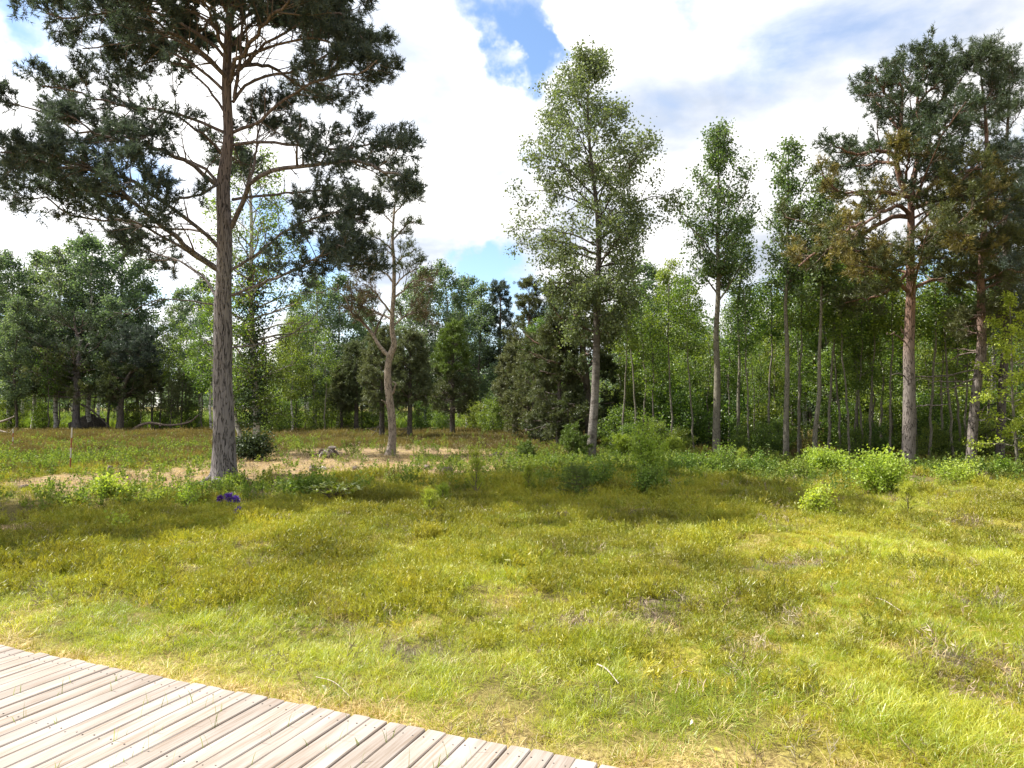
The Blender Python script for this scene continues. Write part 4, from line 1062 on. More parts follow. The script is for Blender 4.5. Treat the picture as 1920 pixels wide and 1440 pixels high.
# dome-crowned pines far left
b = grounded(143, 809)
tr = [(143, 811, 18), (143, 780, 13), (144, 730, 11.5), (146, 690, 10), (150, 650, 7), (140, 610, 4), (140, 588, 1)]
simple_pine('dome-crowned pine with stout straight trunk left of the ranging pole', b, tr, b[1], env_px([(585, 90, 190), (605, 60, 225), (640, 55, 250), (680, 30, 255), (720, 25, 255), (750, 40, 240)], b, b[1], tr), 86, mats=('green_needle', 'olive_needle'), bark='pine_bark', n1=32, n2=9, n3=5, ns=4, fine=False, L2=(0.7, 1.6), L3=(0.3, 0.6), nl=0.15, nw=0.03, m=10, elev=(0, 35), dead=10, zmin=2.2)
b = grounded(227, 811)
tr = [(226, 812, 12), (227, 770, 9.5), (229, 735, 9), (236, 715, 7), (250, 690, 5), (262, 660, 3), (265, 640, 1)]
simple_pine('smaller forked pine right of the dome-crowned pine', b, tr, b[1], env_px([(622, 235, 285), (650, 215, 305), (690, 200, 310), (730, 205, 300), (755, 215, 290)], b, b[1], tr), 87, mats=('pine_needle', 'olive_needle'), bark='dark_bark', n1=28, n2=8, n3=5, ns=4, fine=False, L2=(0.6, 1.2), L3=(0.3, 0.5), nl=0.15, nw=0.03, m=10, elev=(0, 35), dead=8, zmin=2.0)

# young pines and the dark conifer in the middle distance
def mid_pine(px, py, top, wl, wr, seed, label, mats=('grey_needle',), low=780, bark='dark_bark', tw0=8, dense=7, **kw):
    b = grounded(px, py)
    tr = [(px, py + 2, tw0 * 1.2), (px + 1, (py + top) / 2, tw0 * 0.75), (px + 2, top + (py - top) * 0.2, tw0 * 0.4), (px + 2, top, 1)]
    env = env_px([(top, px - 4, px + 6), (top + (low - top) * 0.25, px - wl * 0.45, px + wr * 0.45), (top + (low - top) * 0.6, px - wl * 0.85, px + wr * 0.85), (top + (low - top) * 0.88, px - wl, px + wr), (low, px - wl * 0.55, px + wr * 0.55)], b, b[1], tr)
    kk = dict(fine=False, n1=34, n2=dense, n3=5, ns=4, m=10, nl=0.12, nw=0.022, L2=(0.45, 0.9), L3=(0.2, 0.4), zmin=0.8, dead=6, elev=(0, 40)); kk.update(kw)
    return simple_pine(label, b, tr, b[1], env, seed, mats=mats, bark=bark, **kk)
mid_pine(848, 816, 612, 52, 50, 91, 'dark bushy pine with black trunk right of the crooked pine', mats=('spruce_needle', 'olive_needle'), tw0=9, low=775, n1=44)
mid_pine(1048, 842, 610, 62, 40, 197, 'bushy olive pine with boughs down to the ground left of the half-dead pine', mats=('olive_needle', 'grey_needle'), low=832, tw0=9, n1=40, zmin=0.3, elev=(-5, 40), bark='red_bark')
mid_pine(1000, 830, 640, 50, 46, 198, 'dense grey-green pine left of the bushy olive pine', mats=('grey_needle', 'olive_needle'), low=820, tw0=8, n1=32, zmin=0.3, elev=(-5, 40))
YOUNG = mid_pine(768, 824, 630, 42, 40, 92, 'young grey-green pine directly right of the crooked pale trunk', low=760, tw0=9, n1=36)
YOUNG_H = at(768, 630, YOUNG.location.y)[2] - YOUNG.location.z
def young_copy(px, py, top, label, rz, wide=1.0):
    b = grounded(px, py); s = (at(px, top, b[1])[2] - b[2]) / YOUNG_H
    return copy_tree(YOUNG, b, rz, (s * wide, s * wide, s), label)
young_copy(716, 823, 625, 'young pine just left of the crooked pale trunk', 1.2)
young_copy(668, 812, 650, 'young grey-green pine between the ivy-clad birch and the crooked pine', 2.6, 1.1)
young_copy(640, 812, 690, 'smallest of the young pines left of the crooked pine', 4.1, 1.1)
mid_pine(936, 806, 530, 32, 34, 96, 'tall slim dark pine left of the half-dead pine', mats=('pine_needle',), low=690, tw0=9, bark='pine_bark')
young_copy(965, 814, 655, 'light green young pine left of the half-dead pine', 5.3, 1.15)
mid_pine(990, 812, 532, 45, 45, 98, 'tall olive pine behind the half-dead pine', mats=('olive_needle',), low=700, tw0=9, bark='pine_bark', n1=36)

# --- leaning birches with the golden crown right of the aspens
def leaning(px0, py0, px1, py1, w, seed, label, rows=None, mat='old_needle', bark='aspen_bark'):
    b = grounded(px0, py0)
    mx, my = (px0 + px1) / 2 + (px1 - px0) * -0.05, (py0 + py1) / 2
    tr = [(px0, py0 + 2, w * 1.2), (mx, my, w), (px1, py1, w * 0.7), (px1 + (px1 - px0) * 0.3, py1 - 55, 1.2)]
    return simple_pine(label, b, tr, b[1], env_px(rows, b, b[1], tr), seed, mats=(mat,), bark=bark, n1=24, n2=8, n3=5, ns=4, m=11, nl=0.09, nw=0.018, dead=3, zmin=2.0, elev=(0, 30), flat=0.5)
leaning(1556, 835, 1583, 705, 9, 101, 'dark leaning pine with golden-olive crown left of the orange-trunked pine', [(640, 1565, 1615), (660, 1520, 1640), (690, 1505, 1645), (712, 1510, 1640)])
def bare_lean(px0, py0, px1, py1, w, label, seed, bark='aspen_bark', name='leaning_trunk', cat='dead tree'):
    b = grounded(px0, py0); rng = np.random.default_rng(seed)
    tr = [(px0, py0 + 2, w * 1.15), ((px0 + px1) / 2 - 2, (py0 + py1) / 2, w), (px1, py1, w * 0.7)]
    P, R, V, F = trunk_from_px(tr, b[1], b, 30, 10, 0.06, seed)
    root = empty(name, b, label, cat); g = Geo(); g.add(V, F, 0, True); g.obj('trunk', M[bark], root)
    LP, LR = spawn(P[None], R[None], 6, 0.3, 1.0, (0.3, 0.8), 55, 0.1, 6, rng, rmin=0.006, rk=0.3)
    for p, r in zip(LP, LR):
        g = Geo(); V, F = tubes(p, r, 5); g.add(V, F, 0, True); g.obj('branch', M[bark], root)
    return root
bare_lean(1524, 832, 1574, 728, 8, 'bare grey trunk leaning right against the dark golden-crowned pine', 111)
bare_lean(1690, 850, 1650, 800, 3.5, 'thin dead pole leaning left near the orange-trunked pine', 112, 'dark_bark')

# ------------------------------------------------------------------ background trees
def proto_base():
    return np.array([0.0, 0.0, 0.0])

def proto_trunk(H, r, seed, lean=0.03, K=20, sides=8):
    rng = np.random.default_rng(seed)
    z = np.linspace(-0.1, H, K); f = np.linspace(0, 1, K)
    w = np.cumsum(rng.normal(size=(K, 2)) * lean * H / K * 2, 0); w[0] = 0
    P = np.column_stack([w, z]); R = r * (1 - 0.9 * f) + 0.01
    R[0] *= 1.25
    V, F = tubes(P, R, sides)
    return P, R, V, F

PROTO = {}
def proto_leafy(key, name, cat, H, r, env, seed, leaf, bark, nl=8, size=0.13, n1=34, n2=7, n3=4, sigma=0.16, zmin=1.0, elev=(20, 55), L2=(0.5, 1.1), L3=(0.25, 0.55), up3=-0.4, lean=0.03, **kw):
    P, R, V, F = proto_trunk(H, r, seed, lean)
    rng = np.random.default_rng(seed + 1)
    o = broadleaf(name, 'x', cat, (0, -200, 0), P, R, V, F, env, M[bark], [M[leaf]], rng, n1=n1, n2=n2, n3=n3, nl=nl, size=size, sigma=sigma, elev=elev, zmin=zmin, parts=False, up3=up3, L2=L2, L3=L3, **kw)
    PROTO[key] = (o, H)
def sym(rows): return [(a, b, b) for a, b in rows]
proto_leafy('birch1', 'birch_tree', 'birch tree', 13.0, 0.13, sym([(2.6, 0.9), (4.5, 1.9), (7, 2.3), (9.5, 1.9), (11.5, 1.1), (12.9, 0.3)]), 201, 'far_leaf', 'white_bark', n1=40, nl=11)
proto_leafy('birch2', 'birch_tree', 'birch tree', 12.0, 0.12, [(3.2, 0.8, 1.4), (5, 1.4, 2.4), (7.4, 2.2, 1.8), (9.2, 1.3, 1.9), (10.8, 1.1, 0.7), (11.9, 0.3, 0.3)], 203, 'far_leaf', 'white_bark', n1=36, nl=11)
proto_leafy('birch3', 'birch_tree', 'birch tree', 11.0, 0.10, [(2.4, 1.0, 0.8), (4, 1.8, 1.2), (6.2, 1.4, 2.0), (8.2, 1.6, 1.1), (10.0, 0.7, 0.8), (10.9, 0.2, 0.2)], 205, 'far_leaf', 'dark_bark', n1=32, nl=11)
proto_leafy('wood1', 'birch_tree', 'birch tree', 10.0, 0.09, sym([(3.2, 0.8), (4.4, 1.5), (6, 1.9), (7.5, 1.5), (9, 0.9), (9.9, 0.25)]), 207, 'wood_leaf', 'white_bark', n1=28, size=0.105, nl=11, ragged=0.3)
proto_leafy('wood2', 'aspen_tree', 'aspen tree', 9.5, 0.08, [(2.5, 0.9, 1.2), (4, 1.5, 1.7), (6, 1.9, 1.3), (8, 1.1, 1.2), (9.4, 0.3, 0.3)], 209, 'wood_leaf', 'aspen_bark', n1=26, size=0.11, nl=11, up3=0.0, ragged=0.3)
proto_leafy('wood3', 'alder_tree', 'alder tree', 8.0, 0.07, sym([(0.8, 0.8), (2.2, 1.5), (4.2, 1.8), (6, 1.3), (7.9, 0.3)]), 211, 'wood_leaf', 'dark_bark', n1=28, size=0.11, nl=10, zmin=0.4, ragged=0.3)
proto_leafy('pole', 'young_birch', 'birch tree', 9.0, 0.055, sym([(4.5, 0.4), (6, 0.9), (7.5, 0.9), (8.9, 0.2)]), 213, 'wood_leaf', 'aspen_bark', n1=16, n2=5, n3=4, size=0.10, nl=8, lean=0.05, zmin=3.0)
proto_leafy('stem', 'young_birch', 'birch tree', 8.0, 0.045, sym([(3.5, 0.3), (5.5, 0.7), (7, 0.7), (7.9, 0.2)]), 215, 'wood_leaf', 'dark_bark', n1=12, n2=5, n3=3, size=0.10, nl=7, lean=0.07, zmin=2.5)
proto_leafy('slim', 'young_birch', 'birch tree', 10.0, 0.05, sym([(6.0, 0.4), (7.5, 0.9), (9, 0.8), (9.9, 0.2)]), 219, 'wood_leaf', 'aspen_bark', n1=14, n2=5, n3=4, size=0.10, nl=8, lean=0.04, zmin=4.5)
proto_leafy('under', 'hazel_bush', 'bush', 3.2, 0.03, sym([(0.2, 0.9), (1.0, 1.4), (2.0, 1.3), (3.1, 0.5)]), 217, 'wood_leaf', 'dark_bark', n1=26, n2=7, n3=4, size=0.10, nl=8, zmin=0.05, L2=(0.4, 0.8), elev=(10, 60))
def proto_pine(key, H, r, env, seed, mats, bark='pine_bark', **kw):
    sc = FPX / 20.0
    tr = [(CX, 0, 0)]
    rng = np.random.default_rng(seed)
    P, R, V, F = proto_trunk(H, r, seed, 0.03)
    n1 = kw.pop('n1', 34); elev = kw.pop('elev', (5, 45)); zmin = kw.pop('zmin', H * 0.3)
    z0, z1 = env[0][0], env[-1][0]
    zt = z0 + (z1 - z0) * (np.arange(n1) + rng.random(n1)) / n1
    az = (np.arange(n1) * 2.39996 + rng.random(n1)) % 6.283
    rl, rr = envelope(env, zt); rad = rl * (0.7 + 0.4 * rng.random(n1))
    el = np.radians(elev[0] + (elev[1] - elev[0]) * (zt - z0) / (z1 - z0) + rng.normal(size=n1) * 8)
    zs = np.clip(zt - rad * np.tan(el), zmin, H * 0.98)
    LP, LR = proc_limbs(P, R, zs, az, np.hypot(rad, zt - zs), np.arctan2(zt - zs, rad), 10, rng, curve=0.1, wob=0.05)
    tw, cr = Geo(), Geo()
    pine_foliage(tw, cr, LP, LR, rng, n2=7, L2=(0.5, 1.1), n3=5, L3=(0.25, 0.5), ns=4, s0=0.25, m=8, nl=0.13, nw=0.032, flat=0.55)
    tg = Geo(); tg.add(V, F, 0, True); V, F = tubes(LP, LR, 5); tg.add(V, F, 0, True)
    nd = 10
    DP, DR = proc_limbs(P, R, H * 0.12 + (z0 - H * 0.12) * rng.random(nd), rng.random(nd) * 6.28, 0.4 + 0.9 * rng.random(nd), rng.normal(size=nd) * 0.25, 8, rng, wob=0.08); V, F = tubes(DP, DR * 0.6, 4); tg.add(V, F, 0, True)
    root = empty('pine_tree', (0, -200, 0), 'x', 'pine tree')
    tg.obj('trunk', M[bark], root); cr.obj('crown', [M[x] for x in mats], root, 'stuff')
    PROTO[key] = (root, H)
proto_pine('pine1', 13.0, 0.15, sym([(6, 1.4), (8, 2.0), (10, 1.8), (12, 1.0), (12.9, 0.4)]), 221, ('pine_needle',))
proto_pine('pine2', 11.0, 0.14, sym([(3.5, 1.6), (5, 2.2), (7, 2.1), (9, 1.6), (10.9, 0.5)]), 223, ('olive_needle',), bark='dark_bark')

PLACED = []
ORD = ['first', 'second', 'third', 'fourth', 'fifth', 'sixth', 'seventh', 'eighth', 'ninth', 'tenth', 'eleventh', 'twelfth', 'thirteenth', 'fourteenth', 'fifteenth', 'sixteenth', 'seventeenth', 'eighteenth', 'nineteenth', 'twentieth']
def zone(items, desc, group=None, fixed=None):
    """items: (key, px, depth, top py); each is a tree of its own"""
    rng = np.random.default_rng(len(PLACED) + 300)
    items = sorted(items, key=lambda i: i[1])
    for k, it in enumerate(items):
        key, px, d, top = it[:4]
        proto, H = PROTO[key]
        p = at(px, HORIZON, d); z = float(height(p[0], p[1]))
        zt = at(px, top, d)[2]
        s = (zt - z) / H
        lab = fixed or f"{ORD[k]} from the left of the {desc}"
        if key not in PROTO_USED:
            PROTO_USED.add(key); o = proto
            o.location = (p[0], p[1], z); o.rotation_euler = (0, 0, rng.random() * 6.28); o.scale = (s * 1.05, s * 1.05, s)
            o['label'] = lab
            if group: o['group'] = group
        else:
            w = s * (0.9 + 0.3 * rng.random())
            o = copy_tree(proto, (p[0], p[1], z), rng.random() * 6.28, (w, w, s), lab, group)
            if not group and 'group' in o: del o['group']
        PLACED.append(o)
PROTO_USED = set()

zone([('birch1', 18, 50, 470), ('birch2', 62, 52, 470), ('birch1', 105, 50, 462), ('birch3', 150, 53, 448), ('birch2', 170, 50, 440), ('birch1', 222, 52, 440), ('birch3', 262, 54, 490), ('birch2', -25, 48, 470), ('birch3', 35, 46, 560), ('birch3', 200, 47, 555)],
     'tall birches behind the dome-crowned pines', 'tall birches behind the dome-crowned pines')
zone([('birch1', -10, 66, 520), ('birch2', 45, 68, 540), ('birch3', 90, 64, 560), ('birch1', 135, 67, 540), ('birch2', 185, 65, 550), ('birch3', 240, 66, 560), ('wood3', 60, 58, 690), ('wood3', 160, 58, 700), ('wood3', 215, 60, 695), ('wood3', 5, 58, 690)],  # deeper trees added to shade the bright lawn on the left
     'far trees added for shade behind the left birches', 'far trees behind the left birches')
zone([('birch2', 575, 68, 590), ('wood3', 650, 62, 690), ('birch3', 700, 66, 590), ('wood3', 745, 60, 690), ('wood3', 815, 62, 700), ('birch1', 860, 68, 580), ('wood3', 900, 60, 700)],  # more deep trees, likewise added to darken the ground here
     'far trees added for shade behind the young pines', 'far trees behind the young pines')
zone([('birch3', 335, 58, 540), ('pole', 318, 54, 600), ('birch2', 372, 52, 520), ('wood1', 395, 46, 560)], 'airy birches between the forked pine and the big pine', 'airy birches left of the big pine')
zone([('birch1', 592, 48, 508), ('birch2', 632, 50, 515), ('birch3', 560, 52, 560), ('wood1', 548, 44, 600), ('birch3', 680, 54, 545), ('birch1', 768, 52, 515), ('birch2', 800, 50, 500), ('birch1', 838, 52, 488), ('birch2', 876, 54, 515), ('birch3', 905, 50, 535)],
     'tall birches behind the young pines', 'tall birches behind the crooked pine')
zone([('stem', 520, 45, 640), ('pole', 536, 47, 600), ('stem', 556, 44, 650), ('stem', 572, 48, 630), ('stem', 588, 46, 660), ('pole', 608, 43, 620), ('stem', 622, 47, 640), ('stem', 505, 43, 660)],
     'thin dark stems right of the ivy-clad birch', 'thin stems right of the big pine')
zone([('stem', 30, 47, 640), ('stem', 90, 45, 650), ('stem', 108, 47, 640), ('stem', 180, 48, 650), ('stem', 262, 46, 660), ('stem', 290, 47, 640), ('stem', 300, 50, 620), ('pole', 352, 48, 610), ('stem', 380, 46, 640)],
     'thin dark stems around the dome-crowned pines', 'thin stems around the dome-crowned pines')
zone([('birch3', 1040, 44, 545), ('wood1', 1010, 40, 600), ('wood2', 1062, 38, 590)], 'leafy trees between the half-dead pine and big birch', 'leafy trees behind the half-dead pine')
zone([('wood1', 1165, 30, 560), ('wood3', 1190, 28, 640), ('birch3', 1215, 36, 490), ('wood1', 1255, 34, 492), ('wood2', 1285, 32, 520), ('wood3', 1240, 27, 640), ('wood2', 1300, 28, 600), ('wood3', 1225, 30, 590)],
     'leafy trees between the big birch and tall aspen', 'leafy trees between the big birch and the aspens')
zone([('pole', 1207, 26, 560), ('stem', 1222, 25, 600), ('stem', 1325, 26, 620), ('pole', 1365, 27, 560), ('stem', 1413, 25, 640), ('stem', 1421, 26, 640), ('pole', 1450, 27, 600)],
     'thin young stems around the aspens', 'thin stems around the aspens')
zone([('wood3', 1320, 30, 640), ('wood1', 1405, 34, 545), ('wood3', 1365, 30, 650), ('wood2', 1440, 31, 540), ('wood3', 1425, 28, 660), ('wood2', 1490, 30, 500), ('wood3', 1475, 28, 650), ('wood1', 1510, 33, 470)],
     'leafy trees behind the aspens', 'leafy trees behind the aspens')
zone([('wood2', 1550, 30, 470), ('wood1', 1580, 32, 450), ('wood3', 1560, 28, 640), ('wood2', 1615, 30, 480), ('wood3', 1610, 28, 620), ('wood1', 1650, 31, 490), ('wood3', 1660, 27, 640), ('wood2', 1690, 30, 520)],
     'leafy trees left of the orange-trunked pine', 'leafy trees left of the orange-trunked pine')
zone([('pole', 1500, 25.5, 560), ('pole', 1600, 23, 560), ('stem', 1606, 23.5, 610), ('pole', 1616, 22.5, 590), ('stem', 1640, 23.5, 600), ('pole', 1650, 24, 540), ('stem', 1668, 24.5, 620)],
     'thin young stems left of the orange-trunked pine', 'thin stems left of the orange-trunked pine')
zone([('slim', 1492, 22.5, 470), ('slim', 1548, 22.0, 440), ('slim', 1578, 23, 470), ('slim', 1596, 21.5, 500), ('slim', 1625, 22.3, 480), ('slim', 1636, 23.4, 520), ('slim', 1664, 21.8, 470)], 'slim trunks left of the orange pine', 'slim trunks left of the orange-trunked pine')
zone([('slim', 1722, 22.6, 500), ('slim', 1738, 21.6, 470), ('slim', 1762, 22.4, 520), ('slim', 1786, 21.5, 480), ('slim', 1806, 22.8, 520), ('slim', 1856, 21.8, 500)], 'slim trunks right of the orange pine', 'slim trunks right of the orange-trunked pine')
zone([('slim', 1165, 24.5, 540), ('slim', 1196, 25.0, 500), ('slim', 1262, 24.4, 520), ('slim', 1302, 24.0, 540), ('slim', 1405, 23.6, 540), ('slim', 1436, 23.9, 500)], 'slim trunks around the tall aspen', 'slim trunks around the tall aspen')
zone([('wood2', 1735, 29, 540), ('wood3', 1725, 27, 640), ('wood1', 1765, 30, 560), ('wood3', 1775, 27, 650), ('wood2', 1800, 29, 600), ('wood3', 1830, 28, 640), ('wood1', 1860, 31, 600), ('wood3', 1880, 27, 660), ('wood2', 1925, 29, 600)],
     'leafy trees right of the orange-trunked pine', 'leafy trees right of the orange-trunked pine')
zone([('stem', 1745, 25, 600), ('pole', 1757, 24, 560), ('stem', 1770, 25, 640), ('pole', 1798, 22, 540), ('pole', 1848, 23, 560), ('stem', 1902, 24, 620), ('pine1', 1862, 26, 400), ('pine1', 1940, 27, 330)],
     'stems and pines behind the dark right-hand pines', 'stems behind the right-hand pines')
zone([('pine2', 285, 46, 690), ('pine2', 320, 45, 715), ('pine2', 340, 47, 690)], 'low pines beside the forked pine', 'low pines on the far left')
zone([('pine1', 1030, 46, 540), ('pine1', 1400, 40, 600)], 'two far pines behind birch and aspens')
zone([('under', 510, 42, 740), ('under', 545, 46, 745), ('under', 600, 44, 745), ('under', 650, 47, 750), ('under', 700, 46, 745), ('under', 790, 48, 750), ('under', 830, 47, 755), ('under', 890, 46, 750), ('under', 925, 44, 745)], 'low bushes along the far wood edge')
zone([('under', 1165, 26, 760), ('under', 1200, 29, 720), ('under', 1245, 27, 720), ('under', 1285, 26, 730), ('under', 1310, 28, 720), ('under', 1395, 27, 735), ('under', 1440, 26, 750)], 'dark bushes under the trees behind the aspens')
zone([('under', 1178, 24.0, 792), ('under', 1232, 24.6, 785), ('under', 1275, 24.2, 800), ('under', 1392, 23.8, 795), ('under', 1432, 23.4, 790), ('under', 1458, 24.0, 780)], 'sunlit low bushes before the wood by the aspens')
zone([('under', 1602, 22.6, 800), ('under', 1640, 22.9, 790), ('under', 1745, 22.0, 795), ('under', 1778, 21.8, 805), ('under', 1846, 21.6, 790)], 'sunlit low bushes by the right-hand pines')
zone([('under', 1585, 26, 750), ('under', 1630, 27, 720), ('under', 1670, 25, 740), ('under', 1730, 25, 730), ('under', 1760, 24, 740), ('under', 1790, 26, 720), ('under', 1845, 25, 730), ('under', 1900, 24, 740)], 'dark bushes under the right-hand pines')
zone([('under', 20, 50, 750), ('under', 80, 52, 752), ('under', 250, 50, 752), ('under', 310, 52, 750), ('under', 360, 48, 750)], 'low bushes behind the dome-crowned pines')
for key, (o, H) in PROTO.items():
    if key not in PROTO_USED: raise RuntimeError(key)

# ------------------------------------------------------------------ scatter
def scatter(name, pts, rot, scl, idx, tint, protos, label, mat_tag='stuff'):
    me = bpy.data.meshes.new(name)
    me.vertices.add(len(pts)); me.vertices.foreach_set('co', np.asarray(pts, np.float32).ravel())
    for nm, ty, a in (('rot', 'FLOAT_VECTOR', rot), ('scl', 'FLOAT', scl), ('pick', 'INT', idx), ('tint', 'FLOAT', tint)):
        t = me.attributes.new(nm, ty, 'POINT')
        if ty == 'FLOAT_VECTOR': t.data.foreach_set('vector', np.asarray(a, np.float32).ravel())
        elif ty == 'INT': t.data.foreach_set('value', np.asarray(a, np.int32))
        else: t.data.foreach_set('value', np.asarray(a, np.float32))
    o = bpy.data.objects.new(name, me); COL.objects.link(o)
    o['kind'] = 'stuff'; o['label'] = label
    c = bpy.data.collections.new(name + '_kinds')
    for p in protos: c.objects.link(p)
    ng = bpy.data.node_groups.new(name, 'GeometryNodeTree')
    ng.interface.new_socket('Geometry', in_out='INPUT', socket_type='NodeSocketGeometry')
    ng.interface.new_socket('Geometry', in_out='OUTPUT', socket_type='NodeSocketGeometry')
    L = ng.links.new
    gi, go = ng.nodes.new('NodeGroupInput'), ng.nodes.new('NodeGroupOutput')
    ci = ng.nodes.new('GeometryNodeCollectionInfo'); ci.inputs['Collection'].default_value = c; ci.inputs['Separate Children'].default_value = True; ci.inputs['Reset Children'].default_value = True
    ip = ng.nodes.new('GeometryNodeInstanceOnPoints'); ip.inputs['Pick Instance'].default_value = True
    def na(nm, ty):
        n = ng.nodes.new('GeometryNodeInputNamedAttribute'); n.data_type = ty; n.inputs['Name'].default_value = nm; return n.outputs['Attribute']
    e2r = ng.nodes.new('FunctionNodeEulerToRotation'); L(na('rot', 'FLOAT_VECTOR'), e2r.inputs[0])
    L(gi.outputs[0], ip.inputs['Points']); L(ci.outputs[0], ip.inputs['Instance']); L(na('pick', 'INT'), ip.inputs['Instance Index'])
    L(e2r.outputs[0], ip.inputs['Rotation']); L(na('scl', 'FLOAT'), ip.inputs['Scale'])
    L(ip.outputs[0], go.inputs[0])
    md = o.modifiers.new('scatter', 'NODES'); md.node_group = ng
    return o

def blade_tuft(rng, n, h, spread, w, bend, stiff=0.0, seg=3):
    """n curved blades"""
    a = rng.random(n) * 6.283; r = spread * np.sqrt(rng.random(n))
    base = np.stack([np.cos(a) * r, np.sin(a) * r, np.full(n, -0.01)], 1)
    az = a + rng.normal(size=n) * 0.9
    hh = h * (0.45 + 0.65 * rng.random(n)); bd = bend * (0.3 + rng.random(n))
    out = np.stack([np.cos(az), np.sin(az), np.zeros(n)], 1)
    side = np.stack([-np.sin(az), np.cos(az), np.zeros(n)], 1)
    tw = rng.normal(size=n)[:, None] * 0.8; side = norm(side * np.cos(tw) + out * np.sin(tw))
    s = np.linspace(0, 1, seg + 1)
    pts = base[:, None] + out[:, None] * (bd * hh)[:, None, None] * (s ** 1.8)[None, :, None] + np.array([0, 0, 1.0]) * hh[:, None, None] * (s - 0.35 * np.minimum(bd, 1.4)[:, None] * s[None] ** 2.4)[..., None]
    ww = w * (0.6 + 0.8 * rng.random(n))[:, None] * np.array([1.0] + [0.85] * (seg - 1) + [0.0])[None]
    Lf, Rt = pts - side[:, None] * ww[..., None] / 2, pts + side[:, None] * ww[..., None] / 2
    V, F3, F4 = [], [], []
    m = 2 * seg + 1
    V = np.concatenate([np.stack([Lf[:, :-1], Rt[:, :-1]], 2).reshape(n, 2 * seg, 3), Lf[:, -1:]], 1)
    o = np.arange(n)[:, None] * m
    F4 = np.concatenate([np.stack([o[:, 0] + 2 * k, o[:, 0] + 2 * k + 1, o[:, 0] + 2 * k + 3, o[:, 0] + 2 * k + 2], 1) for k in range(seg - 1)]) if seg > 1 else np.zeros((0, 4), int)
    F3 = np.stack([o[:, 0] + 2 * seg - 2, o[:, 0] + 2 * seg - 1, o[:, 0] + 2 * seg], 1)
    return V.reshape(-1, 3), F4, F3

def tuft_obj(name, mat, rng, **kw):
    g = Geo(); V, F4, F3 = blade_tuft(rng, **kw)
    n = kw['n']; tn = np.repeat(rng.random(n), len(V) // n)
    if len(F4): g.add(V, F4, 0, False, tn); g.f.append((F3, 0, False))
    else: g.add(V, F3, 0, False, tn)
    return g.obj(name, mat, link=False)

def heather_obj(name, mat, rng, stems=11, h=0.2, spread=0.09, kids=13, w=0.0055):
    K = 5
    a = rng.random(stems) * 6.283; r = spread * np.sqrt(rng.random(stems)); s = np.linspace(0, 1, K)
    LP = np.stack([np.stack([np.cos(A) * (q + 0.35 * q * s), np.sin(A) * (q + 0.35 * q * s), h * (0.6 + 0.4 * rng.random()) * s - 0.02], 1) for A, q in zip(a, r)]) + rng.normal(size=(stems, K, 3)) * 0.006
    LR = np.ones((stems, K)) * 0.002
    P2, R2 = spawn(LP, LR, kids, 0.15, 1.0, (0.022, 0.06), 52, 0.45, 3, rng, rmin=w * 0.5, taper=0.2)
    g = Geo()
    for PP, wd in ((LP, w * 0.6), (P2, w)):
        n, k, _ = PP.shape
        side = norm(np.cross(PP[:, -1] - PP[:, 0], rng.normal(size=(n, 3))))[:, None] * wd / 2
        prof = np.array([0.7] + [1.0] * (k - 2) + [0.25])[None, :, None]
        V = np.stack([PP - side * prof, PP + side * prof], 2).reshape(-1, 3)
        o = np.arange(n)[:, None] * (2 * k) + 2 * np.arange(k - 1)[None, :]
        F = np.stack([o, o + 1, o + 3, o + 2], -1).reshape(-1, 4)
        g.add(V, F, 0, False, np.repeat(rng.random(n), 2 * k))
    return g.obj(name, mat, link=False)

def leafy_obj(name, mat, rng, stems=6, h=0.25, spread=0.1, leaf=0.034, nl=15):
    K = 4
    a = rng.random(stems) * 6.283; r = spread * np.sqrt(rng.random(stems)); s = np.linspace(0, 1, K)
    LP = np.stack([np.stack([np.cos(A) * q * (1 + s), np.sin(A) * q * (1 + s), h * (0.5 + 0.5 * rng.random()) * s - 0.01], 1) for A, q in zip(a, r)])
    V, F, t = leaf_cloud(LP, nl, rng, leaf, leaf * 0.4, s0=0.25, aspect=0.7, droop=-0.1)
    g = Geo(); g.add(V, F)
    V, F = tubes(LP, np.full((stems, K), 0.002), 3); g.add(V, F)
    return g.obj(name, mat, link=False)

rs = np.random.default_rng(77)
grass_k = [tuft_obj('grass_tuft', M['grass'], rs, n=40, h=hh * 0.78, spread=sp, w=0.0027, bend=bd, seg=3) for hh, sp, bd in ((0.10, 0.07, 1.1), (0.13, 0.08, 1.3), (0.08, 0.08, 1.5), (0.15, 0.07, 1.0), (0.06, 0.09, 1.3))]
heath_k = [heather_obj('heather_clump', M['heather'], rs, stems=13, h=hh, spread=sp) for hh, sp in ((0.12, 0.11), (0.15, 0.12), (0.10, 0.12), (0.18, 0.10))]
brown_k = [heather_obj('brown_heather_clump', M['brown_heather'], rs, stems=13, h=hh, spread=sp) for hh, sp in ((0.15, 0.11), (0.18, 0.12))]
straw_k = [tuft_obj('straw_tuft', M['straw'], rs, n=34, h=hh * 0.75, spread=sp, w=0.0028, bend=bd, seg=3) for hh, sp, bd in ((0.10, 0.08, 1.8), (0.14, 0.08, 1.6), (0.07, 0.10, 2.0))] + [tuft_obj('stalk_tuft', M['straw'], rs, n=2, h=0.24, spread=0.03, w=0.0026, bend=0.6, seg=3)]
moss_k = [tuft_obj('moss_tuft', M['moss'], rs, n=70, h=hh, spread=sp, w=0.006, bend=0.7, seg=1) for hh, sp in ((0.035, 0.08), (0.045, 0.07), (0.03, 0.09))]
twig_k = [heather_obj('dead_twigs', M['dead_twig'], rs, stems=9, h=hh, spread=sp, kids=5, w=0.004) for hh, sp in ((0.10, 0.09), (0.13, 0.10))]
